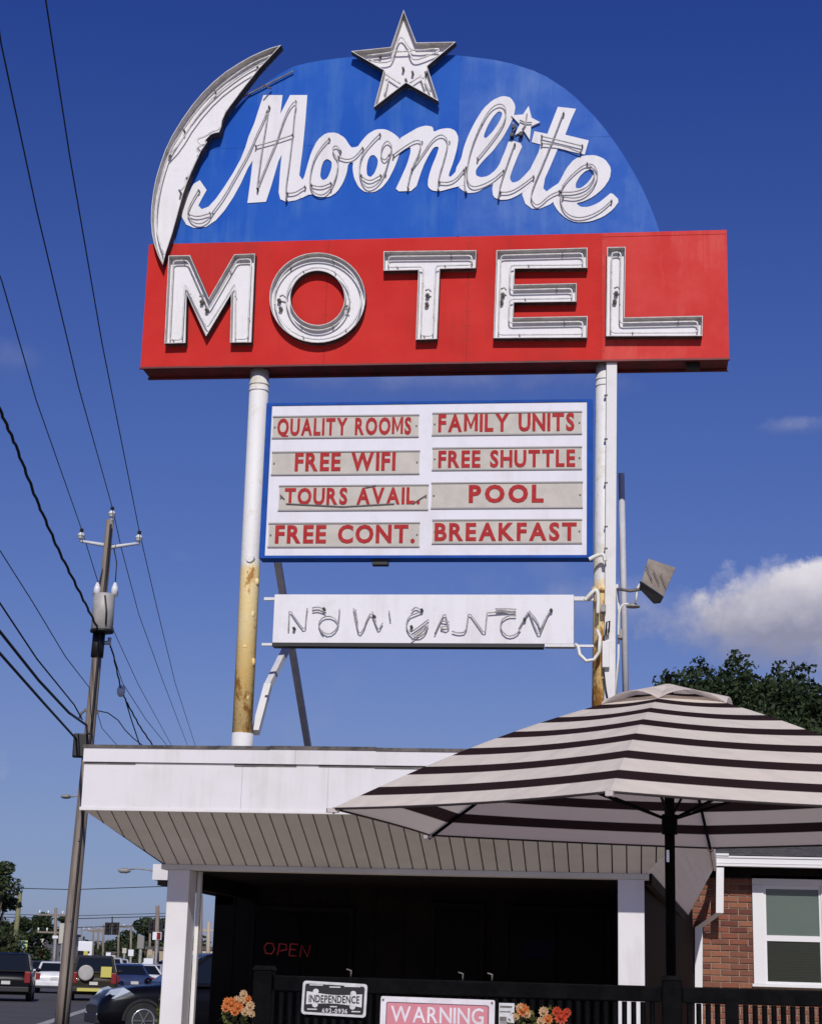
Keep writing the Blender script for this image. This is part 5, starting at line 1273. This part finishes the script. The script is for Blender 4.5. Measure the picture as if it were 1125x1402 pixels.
b = MB(); c = W(166, 946, dP+2); b.ball(c, .11, 8, 6, 1.4); tag(b.build('drop_insulator', 'porc'), 'white egg insulator hanging on the twisted service drop', 'insulator')
wire('guy wire left of the pole crossing low behind', [W(150, 880, dP+1), W(168, 935, dP+5), W(200, 985, dP+12), W(230, 1022, dP+20)], .010)

# ------------------------------------------------------------------ STREET BACKGROUND
def ppole(px_, ytop, dist, label, r=.14, m_='pole', cross=0, lean=0, grp='distant poles along the street'):
    gpt = PD(px_, 1320, dist); base = Vector((gpt.x, gpt.y, 0)); tp = PD(px_+lean, ytop, dist)
    t = thing('utility_pole', label, 'utility pole', base, grp)
    b = MB(); b.tube([base, base.lerp(tp, .5), tp], [r, r*.85, r*.7], 10); b.build('shaft', m_, t)
    for k in range(cross):
        c = tp-Vector((0, 0, .5+k*1.2)); b = MB(); b.bar(c-SR*1.2, c+SR*1.2, .12); ca = b.build('crossarm', m_, t)
        for q in (-1.1, -.5, .5, 1.1): b = MB(); b.tube([c+SR*q+Vector((0, 0, .06)), c+SR*q+Vector((0, 0, .3))], .06, 6); b.build('insulator', 'porc', ca)
    return t
ppole(17, 1222, 95, 'tall leaning pole at far left with greenish lower half', .16, 'woodyellow', 0, 11)
ppole(76, 1243, 130, 'far pole with crossarms left of the big utility pole', .15, 'pole', 2, 1)
for px_, yt, d_, lb in ((128, 1268, 220, 'leftmost of the three thin far poles under the traffic light'), (135, 1270, 235, 'middle of the three thin far poles under the traffic light'), (142, 1266, 210, 'rightmost of the three thin far poles under the traffic light')):
    ppole(px_, yt, d_, lb, .16, 'pole', 1)
ppole(216, 1240, 120, 'tan pole half hidden behind the left porch column', .18, 'pole', 0)
ppole(275, 1225, 70, 'dark pole seen through the gap beside the left column', .12, 'pole', 0)
ppole(286, 1262, 110, 'tan pole seen through the gap beside the left column', .16, 'tan', 1)
# street lamp with curved arm
gp = PD(236, 1320, 105); base = Vector((gp.x, gp.y, 0)); sl_ = thing('street_lamp', 'street lamp with curved arm reaching left beyond the roof corner', 'street lamp', base)
b = MB(); tp = PD(236, 1205, 105); b.tube([base, tp], [.12, .08], 8); b.tube([tp, PD(222, 1197, 105), PD(205, 1191, 105), PD(188, 1189, 105), PD(176, 1190.5, 105)], .05, 6); b.build('pole', 'lamp', sl_)
b = MB(); c = PD(171, 1192, 105); b.tube([c+SR*.35, c+SR*.1, c-SR*.25, c-SR*.4], [.07, .16, .14, .03], 8); b.build('lamp_head', 'lamp', sl_)
# traffic lights on span wires
DT = 150
for (ya, yb_, lb) in ((1216, 1213, 'highest far span wire crossing the street'), (1252, 1250, 'middle far span wire above the traffic lights'), (1256, 1254, 'span wire the traffic lights hang from'), (1268, 1266, 'lower tether wire behind the traffic lights')):
    wire(lb, [PD(-20, ya-1, DT), PD(100, ya+2, DT), PD(240, yb_, DT)], .035 if ya != 1252 else .025, 'span wire', 'far wires across the street', nm='span_wire')
def signal(px_, py_, label, dd=DT, two=True):
    t = thing('traffic_light', label, 'traffic light', PD(px_, py_+22, dd), 'traffic lights over the street')
    for sx_ in ((-5, 5) if two else (0,)):
        a = PD(px_+sx_, py_+4, dd); c = PD(px_+sx_, py_+21, dd); w_ = .26
        b = MB(); b.box(a.x-w_, a.x+w_, a.y-.12, a.y+.12, c.z, a.z); hd = b.build('signal_head', 'signal', t)
        for k in range(3):
            z_ = a.z+(c.z-a.z)*(k+.5)/3; b = MB(); b.tube([(a.x, a.y-.12, z_), (a.x, a.y-.30, z_)], .13, 10); b.build('lens', 'lensdark', hd)
    b = MB(); b.tube([PD(px_, py_-4, dd), PD(px_, py_+6, dd)], .06, 6); b.bar(PD(px_-6, py_+5, dd), PD(px_+6, py_+5, dd), .08); b.build('hanger', 'signal', t)
signal(154, 1259, 'pair of black traffic lights hanging over the middle of the street')
signal(214, 1257, 'pair of black traffic lights beside the left porch column', 140)
def board_sign(name, label, x0, y0_, x1, y1_, dist, mats_, legs=(.5,), ground=True, cat='sign', thick=.1):
    a = PD(x0, y0_, dist); c = PD(x1, y1_, dist); base = Vector(((a.x+c.x)/2, a.y, 0)); t = thing(name, label, cat, base)
    b = MB(); b.box(a.x, c.x, a.y-thick, a.y+thick, c.z, a.z); b.build('panel', mats_[0], t)
    if len(mats_) > 1:
        xm = a.x+(c.x-a.x)*.5; b = MB(); b.box(xm, c.x-.03, a.y-thick-.03, a.y-thick-.003, c.z+.03, a.z-.03); b.build('panel_insert', mats_[1], t)
    for l_ in legs:
        x = a.x+(c.x-a.x)*l_; b = MB(); b.tube([(x, a.y+thick*.2, 0), (x, a.y+thick*.2, c.z)], .09, 8); b.build('leg', 'lamp', t)
    return t
MT['screenY'] = mat('yellow green screen', (.1, .1, .02), .5, emit=(.62, .68, .22), es=.75); MT['screenC'] = mat('pale blue screen', (.1, .2, .3), .5, emit=(.35, .66, .85), es=.8)
MT['ledw'] = mat('white sign panel', (.75, .75, .78), .5)
board_sign('digital_billboard', 'glowing yellow and pale blue digital sign before the dark trees at left', 16, 1287, 39, 1300, 88, ('screenY', 'screenC'), (.2, .8))
board_sign('street_sign', 'grey rectangular sign back on a post right of the traffic light', 189.5, 1281, 198, 1299, 100, ('signgrey',))
board_sign('shop_sign', 'white panel sign on a tan pole next to the left column', 210, 1276, 222, 1287, 118, ('ledw', 'tail'))
board_sign('pylon_sign', 'pale tall pylon sign left of the big utility pole', 83, 1264, 91, 1292, 125, ('cream',))
board_sign('pylon_sign', 'small white sign board on the far crossarm pole', 73, 1281, 81, 1285, 126, ('ledw',))
board_sign('roadside_sign', 'white square sign low above the cars right of centre', 198, 1312, 211, 1322, 95, ('ledw',))

for px_, y0_, h_, d_, lb_, mt_ in ((56, 1300, 8, 140, 'small red and white lane sign ahead of the white sedan', 'tail'), (118, 1302, 7, 180, 'tiny yellow sign right of the box truck', 'yellow'), (149, 1304, 8, 150, 'small white sign above the silver van', 'ledw'), (171, 1298, 7, 140, 'small pale sign between the trees and the blue car', 'cream'), (180, 1300, 9, 145, 'small white sign left of the grey sign back', 'ledw'), (206, 1300, 8, 130, 'small tan sign below the white and red shop sign', 'tan')):
    board_sign('roadside_sign', lb_, px_-h_*.4, y0_, px_+h_*.4, y0_+h_, d_, (mt_,), thick=.05)
for px_, yt, d_, lb_ in ((60, 1262, 180, 'thin far pole above the white sedan'), (112, 1270, 240, 'thin far pole just right of the utility pole'), (163, 1262, 170, 'thin pole right of the hanging traffic lights'), (180, 1266, 160, 'thin pole left of the grey street sign'), (206, 1262, 150, 'thin pole left of the left porch column')):
    ppole(px_, yt, d_, lb_, .12, 'pole', 1 if px_ in (60, 163) else 0)
def building(label, x0, x1, ytop, dist, mm, nwin=3, depth=10):
    a = PD(x0, ytop, dist); c = PD(x1, ytop, dist); t = thing('shop_building', label, 'building', ((a.x+c.x)/2, a.y+depth/2, 0), 'shops along the street')
    h = a.z; b = MB(); b.box(a.x, c.x, a.y, a.y+depth, 0, h); b.build('wall', mm, t)
    b = MB(); b.box(a.x-.15, c.x+.15, a.y-.15, a.y+depth+.15, h, h+.25); b.build('roof', 'cap', t)
    W_ = (c.x-a.x)/nwin
    for k in range(nwin):
        b = MB(); b.box(a.x+W_*(k+.2), a.x+W_*(k+.8), a.y-.04, a.y-.003, h*.25, h*.65); b.build('window', 'glassd', t)
building('small pale building at far left behind the dark car', 58, 64, 1280, 170, 'cream', 1)
building('low tan shop behind the white sedan', 50, 84, 1303, 190, 'tan', 4)
building('long low white shop at the end of the street', 148, 200, 1306, 190, 'cream', 5)
building('beige shop just left of the porch column', 202, 262, 1300, 150, 'tan', 4)
building('pale shop seen in the gap beside the left column', 264, 300, 1300, 140, 'cream', 3)

# trees ------------------------------------------------------------------
def tree(name, label, base, H, R, nclump, nleaf, lsize, mm, seed, low=.3, clumps=None, cl_r=None, grp=None, trunk_r=.22):
    random.seed(seed); t = thing(name, label, 'tree', base, grp); base = Vector(base)
    cl = []
    if clumps: cl = clumps
    else:
        for i in range(nclump):
            a = random.uniform(0, 6.283); h = random.uniform(low, 1.0); prof = math.sin(math.pi*min(1, max(.08, (h-low)/(1-low)*.8+.16)))**.7
            r = R*prof*random.uniform(.2, .95); cl.append((base+Vector((math.cos(a)*r, math.sin(a)*r, H*h*random.uniform(.92, 1.0))), R*random.uniform(.18, .36)))
    b = MB(); top_ = base+Vector((random.uniform(-.2, .2)*R, 0, H*.72))
    b.tube([base, base.lerp(top_, .4)+Vector((.1, .05, 0)), top_], [trunk_r, trunk_r*.7, trunk_r*.3], 9)
    for c, r in cl[::max(1, len(cl)//14)]:
        s = base.lerp(top_, random.uniform(.45, .9)); b.tube([s, s.lerp(c, .5)+Vector((0, 0, .1*R)), c], [trunk_r*.35, trunk_r*.2, trunk_r*.08], 5)
    b.build('trunk', 'trunk', t)
    b = MB(); tot_ = sum(r*r for c, r in cl)
    for c, r in cl:
        per = max(6, int(nleaf*r*r/tot_)); leafblob(b, c, (r*1.5*random.uniform(.8, 1.3), r*1.5, r*1.15*random.uniform(.7, 1.2)), per, lsize, pw=1.15)
    b.build('crown', mm, t); return t
# big tree behind the umbrella
random.seed(21); DTR = 38; cl = []
def tp_(px_, py_, dd=0): return PD(px_, py_, DTR+dd)
outline = [(905, 950), (918, 938), (935, 928), (955, 915), (970, 912), (988, 918), (1005, 905), (1010, 920), (1025, 925), (1045, 928), (1062, 915), (1075, 920), (1090, 912), (1105, 930), (1112, 945), (1130, 955), (1160, 940), (1190, 970)]
for (x, y) in outline:
    cl.append((tp_(x+random.uniform(-3, 3), y+7, random.uniform(-1.5, 1.5)), random.uniform(.12, .24)))
    for k in range(4): cl.append((tp_(x+random.uniform(-16, 16), y+18+random.uniform(0, 45), random.uniform(-2, 2)), random.uniform(.22, .42)))
for k in range(70): cl.append((tp_(random.uniform(925, 1230), random.uniform(965, 1110), random.uniform(-2.5, 2.5)), random.uniform(.35, .62)))
for (x, y) in ((1004, 894), (1008, 904), (1108, 915), (957, 904), (1094, 910), (1066, 909)): cl.append((tp_(x, y, 0), .10))
cb_ = PD(1080, 1320, DTR)
tree('leafy_tree', 'dark leafy tree rising behind the striped umbrella at right', (cb_.x, cb_.y, 0), 7.2, 3, 0, 46000, .062, 'leaf', 5, clumps=cl, trunk_r=.28)
def tat(px_, dist): g = PD(px_, 1320, dist); return (g.x, g.y, 0)
def hgt(px_, py_, dist): return PD(px_, py_, dist).z
tree('leafy_tree', 'tall tree cut by the left edge of the frame', tat(-12, 85), hgt(0, 1182, 85), 1.35, 26, 7000, .10, 'leaf2', 31, low=.25, grp='street trees')
tree('leafy_tree', 'dark round tree behind the digital sign at left', tat(47, 140), hgt(45, 1252, 140), 1.6, 22, 5000, .13, 'leaf', 32, low=.05, grp='street trees')
tree('leafy_tree', 'dark tree left of the round tree above the dark car', tat(29, 135), hgt(29, 1256, 135), 1.3, 18, 4000, .13, 'leaf', 33, low=.05, grp='street trees')
tree('leafy_tree', 'low dark tree at far left below the tall tree', tat(6, 120), hgt(8, 1262, 120), 1.2, 18, 4000, .12, 'leaf', 34, low=.05, grp='street trees')
tree('narrow_tree', 'narrow dark tree between the far crossarm pole and big utility pole', tat(84, 160), hgt(84, 1254, 160), .75, 14, 2500, .13, 'leaf', 35, low=.05, grp='street trees')
lb = ['small far tree right of the three thin poles', 'far tree just below the traffic light pair', 'second tree of the row rising right of the traffic light', 'third tree of the row rising toward the column', 'tallest tree of the row beside the left column', 'tree of the row half hidden by the left column', 'tree seen in the gap beside the left column']
for i, (px_, py_, d_, r_) in enumerate(((146, 1292, 230, 1.6), (158, 1287, 215, 1.8), (170, 1280, 200, 2.0), (184, 1270, 180, 2.0), (200, 1256, 165, 2.1), (214, 1258, 155, 1.8), (270, 1290, 150, 2.2))):
    tree('leafy_tree', lb[i], tat(px_, d_), hgt(px_, py_, d_), r_, 18, 3200, .17, 'leaf2' if i % 2 else 'leaf', 41+i, low=.08, grp='street trees')
random.seed(60); b = MB()
for k in range(60):
    px_ = random.uniform(95, 300); d_ = random.uniform(330, 520); g = PD(px_, 1320, d_); leafblob(b, (g.x, g.y, 2.2), (5, 4, random.uniform(2, 4.0)), 90, .6)
for k in range(50):
    px_ = random.uniform(-200, 90); d_ = random.uniform(230, 300); g = PD(px_, 1320, d_); leafblob(b, (g.x, g.y, 1.5), (4, 4, random.uniform(1.5, 3)), 90, .5)
tag(b.build('distant_trees', 'leaf2'), 'low hazy line of far trees at the end of the street', 'trees', kind='stuff')
# shrub by the black car
g = PZ(214, 1402, .3); b = MB(); c = PD(214, 1368, 26); t = thing('shrub', 'yellow green shrub against the left porch column', 'shrub', (c.x, c.y, 0))
leafblob(b, (c.x+.12, c.y, .75), (.10, .13, .40), 500, .03); b.build('foliage', 'leaf3', t)
b = MB(); b.tube([(c.x, c.y, 0), (c.x, c.y, .6)], .02, 6); b.build('stem', 'trunk', t)

# vehicles ---------------------------------------------------------------
def paint(name, c, rough=.3):
    dk = sum(c) < .15
    return mat(name, c, rough, c2=tuple(v*.85 for v in c), scale=3, coat=.18 if dk else .6, spec=.12 if dk else .4)
PT_ = {'black': paint('black car paint', (.004, .004, .006)), 'white': paint('white car paint', (.72, .71, .72)), 'silver': paint('silver car paint', (.38, .39, .41)), 'blue': paint('blue car paint', (.03, .045, .11)), 'darkbrown': paint('dark olive car paint', (.035, .028, .018)), 'red': paint('red car paint', (.30, .02, .02)), 'darkgrey': paint('dark grey car paint', (.04, .04, .045))}
def loft(mb, secs):                                # secs: lists of equal length closed rings
    n = len(mb.v); m = len(secs[0])
    for s in secs: mb.v += [Vector(p) for p in s]
    for i in range(len(secs)-1):
        for k in range(m): j = (k+1) % m; mb.smooth.add(len(mb.f)); mb.face(n+i*m+k, n+i*m+j, n+(i+1)*m+j, n+(i+1)*m+k)
    mb.face(*[n+k for k in range(m)][::-1]); mb.face(*[n+(len(secs)-1)*m+k for k in range(m)])
CARC = {}
def car(kind, color, loc, rz, label, grp='vehicles on the street', spare=False, detail=False, scale=1.0):
    """local x = forward"""
    t = thing('parked_car' if detail else 'car', label, 'car', (0, 0, 0), grp)
    suv = kind in ('suv', 'van'); L_ = 4.6 if suv else 4.7; Wd = .93 if suv else .90; ht = {'suv': 1.72, 'sedan': 1.44, 'van': 1.85}[kind]; belt = {'suv': 1.06, 'sedan': .93, 'van': 1.05}[kind]; hood = {'suv': 1.02, 'sedan': .86, 'van': 1.0}[kind]
    h2 = L_/2
    def ring(x, z0, z1, hw_, tum=.9):
        pts = []
        for (u_, v_) in ((-.86, 0), (-1, .12), (-1.0, .45), (-.985, .72), (-.955, .88), (-.86*tum, .985), (-.5*tum, 1.0), (0, 1.012), (.5*tum, 1.0), (.86*tum, .985), (.955, .88), (.985, .72), (1.0, .45), (1, .12), (.86, 0)): pts.append((x, u_*hw_, z0+(z1-z0)*v_))
        return pts
    b = MB(); rear_h = belt if kind != 'sedan' else .98
    secs = [ring(-h2, .42, rear_h*.70, Wd*.86), ring(-h2+.06, .30, rear_h*.92, Wd*.95), ring(-h2+.25, .25, rear_h, Wd), ring(-h2+.9, .22, rear_h+.01, Wd), ring(-.4, .20, belt+.01, Wd), ring(.55, .20, belt, Wd), ring(1.0, .20, hood+.05, Wd), ring(h2-.75, .22, hood, Wd*.985), ring(h2-.30, .24, hood-.10, Wd*.95), ring(h2-.08, .28, hood-.24, Wd*.86), ring(h2, .36, hood-.38, Wd*.74)]
    loft(b, secs); body = b.build('body', PT_[color], t)
    # greenhouse
    xr0 = -h2+(.10 if suv else .75); xr1 = -h2+(.42 if suv else 1.45); xf1 = .15 if not kind == 'van' else .6; xf0 = 1.05 if kind != 'van' else 1.45
    gw = Wd*.93; tw = Wd*.76
    def gring(x, z, hw_): return [(x, -hw_, z), (x, hw_, z)]
    b = MB(); n = 0
    q = [(xr0, gw, belt-.01), (xf0, gw, belt-.01), (xf0, -gw, belt-.01), (xr0, -gw, belt-.01), (xr1, tw, ht-.05), (xf1, tw, ht-.05), (xf1, -tw, ht-.05), (xr1, -tw, ht-.05), (xr1+.25, tw*.9, ht), (xf1-.2, tw*.9, ht), (xf1-.2, -tw*.9, ht), (xr1+.25, -tw*.9, ht)]
    b.v += [Vector(p) for p in q]
    for f_ in ((0, 1, 5, 4), (1, 2, 6, 5), (2, 3, 7, 6), (3, 0, 4, 7), (4, 5, 9, 8), (5, 6, 10, 9), (6, 7, 11, 10), (7, 4, 8, 11), (8, 9, 10, 11)): b.face(*f_)
    bevel(b.build('roof', PT_[color], t), .03)
    Q = [Vector(p) for p in q]
    def glass(a, bb, c, d, nm, s0=.07, s1=.93, t0=.10, t1=.93, cuts=1):
        o_ = (bb-a).cross(d-a).normalized()*.008
        f_ = lambda u_, v_: (a.lerp(bb, u_)).lerp(d.lerp(c, u_), v_)
        for k in range(cuts):
            u0 = s0+(s1-s0)*k/cuts+.012*(k > 0); u1 = s0+(s1-s0)*(k+1)/cuts-.012*(k < cuts-1); b = MB()
            P_ = [f_(u0, t0)+o_, f_(u1, t0)+o_, f_(u1, t1)+o_, f_(u0, t1)+o_]; P2_ = [p-o_*.9 for p in P_]; b.v += P_+P2_; b.face(0, 1, 2, 3)
            for i in range(4): j = (i+1) % 4; b.face(j, i, 4+i, 4+j)
            b.build(nm, 'glasscar', t)
    glass(Q[1], Q[0], Q[4], Q[5], 'side_window', cuts=2 if kind == 'sedan' else 3); glass(Q[3], Q[2], Q[6], Q[7], 'side_window', cuts=2 if kind == 'sedan' else 3)
    glass(Q[2], Q[1], Q[5], Q[6], 'windscreen'); glass(Q[0], Q[3], Q[7], Q[4], 'rear_window')
    wr_ = .36 if suv else .33
    for sx_ in (-1, 1):
        for sy_ in (-1, 1):
            wxp = 1.42 if sx_ > 0 else -1.35; yo = sy_*(Wd+.012)
            b = MB(); b.tube([(wxp, sy_*(Wd-.21), wr_), (wxp, sy_*(Wd-.20), wr_), (wxp, yo-sy_*.03, wr_), (wxp, yo, wr_)], [wr_*.9, wr_, wr_, wr_*.94], 24); wh = b.build('wheel', 'tire', t)
            b = MB(); b.tube([(wxp, yo-sy_*.02, wr_), (wxp, yo+sy_*.004, wr_)], wr_*.62, 20); b.build('rim_back', 'darkrim' if detail else 'rimsil', wh)
            if detail:
                b = MB()
                for k in range(6):
                    a = k*math.pi/3; b.bar((wxp, yo+sy_*.010, wr_), (wxp+math.cos(a)*wr_*.6, yo+sy_*.010, wr_+math.sin(a)*wr_*.6), .05, .012)
                b.tube([(wxp+math.cos(i*.3142)*wr_*.62, yo+sy_*.006, wr_+math.sin(i*.3142)*wr_*.62) for i in range(20)], .018, 6, closed=True)
                b.build('rim', 'rimsil', wh)
            b = MB(); 
            n = 14; R0, R1 = wr_+.015, wr_+.07
            for k in range(n):
                a0, a1 = math.pi*k/n, math.pi*(k+1)/n
                b.poly([(wxp+math.cos(a)*r, yo-sy_*.008, wr_+math.sin(a)*r) for a, r in ((a0, R0), (a0, R1), (a1, R1), (a1, R0))][::int(sy_) or 1])
            b.build('wheel_arch', 'black', t)
    for sy_ in (-1, 1):
        b = MB(); b.box(-h2-.012, -h2+.12, sy_*(Wd*.70), sy_*(Wd*.93), rear_h*.62, rear_h*.93 if not suv else rear_h*1.0); bevel(b.build('tail_light', 'tail', t), .02)
        b = MB(); xh = h2-.26
        if detail:
            b.v += [Vector(p) for p in ((h2-.14, sy_*.50, hood-.30), (h2-.30, sy_*.86, hood-.27), (h2-.62, sy_*.925, hood-.12), (h2-.50, sy_*.80, hood-.045), (h2-.28, sy_*.55, hood-.10))]
            c_ = Vector((.05, sy_*.03, .03)); b.v += [v-c_*3 for v in b.v[:5]]; b.face(0, 1, 2, 3, 4); b.face(9, 8, 7, 6, 5)
            for i in range(5): j = (i+1) % 5; b.face(j, i, 5+i, 5+j)
            for i in range(5): b.v[i] += c_*.8
        else: b.box(h2-.2, h2-.01, sy_*Wd*.55, sy_*Wd*.82, hood-.36, hood-.2)
        b.build('headlight', 'head', t)
        b = MB(); b.ball((.95, sy_*(Wd+.11), belt+.05), .10, 8, 5, .8); b.bar((.95, sy_*(Wd-.05), belt), (.95, sy_*(Wd+.1), belt+.03), .04); b.build('mirror', PT_[color], t)
        if detail: b = MB(); b.ball((h2-.05, sy_*.62, .45), .07, 8, 5); b.build('fog_light', 'head', t)
    b = MB(); b.box(-h2-.05, -h2+.1, -Wd*.9, Wd*.9, .34, .52); bevel(b.build('rear_bumper', PT_[color] if color == 'white' else 'black', t), .02)
    b = MB(); b.box(h2-.2, h2+.03, -Wd*.72, Wd*.72, .28, .46); bevel(b.build('front_bumper', 'black', t), .02)
    b = MB(); b.box(-h2-.065, -h2-.052, -.16, .16, .60, .72) if suv else b.box(-h2-.03, -h2-.012, -.16, .16, .62, .74); b.build('number_plate', 'plate', t)
    if spare:
        b = MB(); b.tube([(-h2-.001, .32, 1.05), (-h2-.16, .32, 1.05), (-h2-.18, .32, 1.05)], [.30, .30, .25], 20); sp2 = b.build('spare_wheel', 'tank', t)
        b = MB(); b.box(-h2-.05, -h2-.003, -.66, -.25, .90, 1.3); b.build('sticker_panel', 'yellow', t)
        b = MB(); b.box(-h2-.075, -h2-.053, -.62, .62, .36, .48); b.build('bumper_strip', 'yellow', t)
    t.location = loc; t.rotation_euler = (0, 0, rz); t.scale = (scale,)*3
    return t
MT['darkrim'] = mat('dark rim well', (.03, .03, .032), .5)
SA = math.atan2(SD.y, SD.x)
def on(px_, dist): g = PD(px_, 1320, dist); return Vector((g.x, g.y, .012))
car('suv', 'black', on(14, 70), SA, 'big black off roader with red tail light at the far left edge')
car('sedan', 'white', on(77, 88), SA, 'white sedan seen from behind left of the utility pole')
car('suv', 'darkbrown', on(130, 74), SA, 'dark olive off roader with round spare wheel and yellow strip', spare=True)
car('suv', 'silver', on(146, 92), SA, 'silver van partly hidden behind the olive off roader')
car('sedan', 'darkgrey', on(60, 118), SA, 'dark grey car ahead of the white sedan')
car('sedan', 'white', on(186, 84), SA+.3, 'white car parked in the lot behind the black car nose')
car('sedan', 'blue', on(169, 78), SA+.2, 'blue car parked just behind the black car nose')
car('sedan', 'silver', on(205, 92), SA+2.9, 'silver car close to the left porch column')
car('sedan', 'white', on(112, 140), SA, 'far white car ahead of the olive off roader')
car('sedan', 'silver', on(140, 150), SA, 'far silver car below the three thin poles')
car('sedan', 'red', on(64, 150), SA, 'far red car between white sedan and trees')
car('suv', 'silver', on(160, 125), SA, 'far silver off roader below the traffic light pair')
car('sedan', 'white', on(178, 130), SA+1.5, 'far white car side on below the grey sign')
car('sedan', 'white', on(282, 90), SA+1.5, 'white car seen through the gap beside the left column')
src_car = [o for o in bpy.data.objects if o.name.startswith('car') and o.parent is None]
for px_, d_, k_, a_, lb_ in ((97, 175, 1, 0, 'tiny white car far down the street behind the pole'), (122, 190, 9, .1, 'tiny silver car beside the box truck'), (133, 205, 8, 0, 'tiny white car right of the box truck'), (150, 165, 9, 1.4, 'small silver car crossing below the lights'), (165, 110, 1, .9, 'white car angled in the lot behind the blue car'), (194, 118, 9, 1.3, 'silver car side on in the lot below the white sign'),
                             (172, 150, 5, 1.6, 'small white car in the back row of the lot'), (188, 160, 10, 1.5, 'small red car in the back row of the lot'), (203, 145, 11, 1.5, 'silver off roader in the back row of the lot'), (52, 175, 8, 0, 'tiny white car far ahead in the left lane'), (296, 120, 9, 1.5, 'silver car far back in the gap by the left column')):
    dup(src_car[k_ % len(src_car)], on(px_, d_), SA+a_, label=lb_)
# white box truck
tl_ = thing('box_truck', 'white box truck far down the street right of the utility pole', 'truck', (0, 0, 0))
b = MB(); b.box(-4, 2.2, -1.2, 1.2, 1.0, 3.6); bevel(b.build('cargo_box', 'ledw', tl_), .03)
b = MB(); b.box(2.3, 4.0, -1.05, 1.05, .6, 2.5); bevel(b.build('cab', PT_['white'], tl_), .15)
b = MB(); b.box(-4.05, -4.0, -1.1, -.02, 1.05, 3.5); b.box(-4.05, -4.0, .02, 1.1, 1.05, 3.5); b.build('rear_door', 'ledw', tl_)
for x in (-2.6, 3.1):
    for s in (-1, 1): b = MB(); b.tube([(x, s*.8, .48), (x, s*1.1, .48)], .48, 16); b.build('wheel', 'tire', tl_)
b = MB(); b.box(-4, 2.2, -.5, .5, .6, .99); b.build('chassis', 'black', tl_)
tl_.location = on(110, 205); tl_.rotation_euler = (0, 0, SA)
# near black car, nose to the left
cw_ = PD(196, 1392, 37.0)
# wheel centre 1.42 ahead of the car's origin
ang = math.atan2(0.16, -1) ; fw = Vector((math.cos(ang+.35), math.sin(ang+.35), 0))
car('suv', 'black', (0, 0, 0), 0, 'glossy black car nosing out from behind the left porch column', grp='vehicles on the street', detail=True)
kc = [o for o in bpy.data.objects if o.name.startswith('parked_car')][0]
fw = (-SR*.985-SD*.17).normalized(); ang = math.atan2(fw.y, fw.x)
pos = Vector((cw_.x, cw_.y, 0))-fw*1.42+Vector((-fw.y, fw.x, 0))*(-.9)
kc.location = (pos.x, pos.y, .012); kc.rotation_euler = (0, 0, ang)
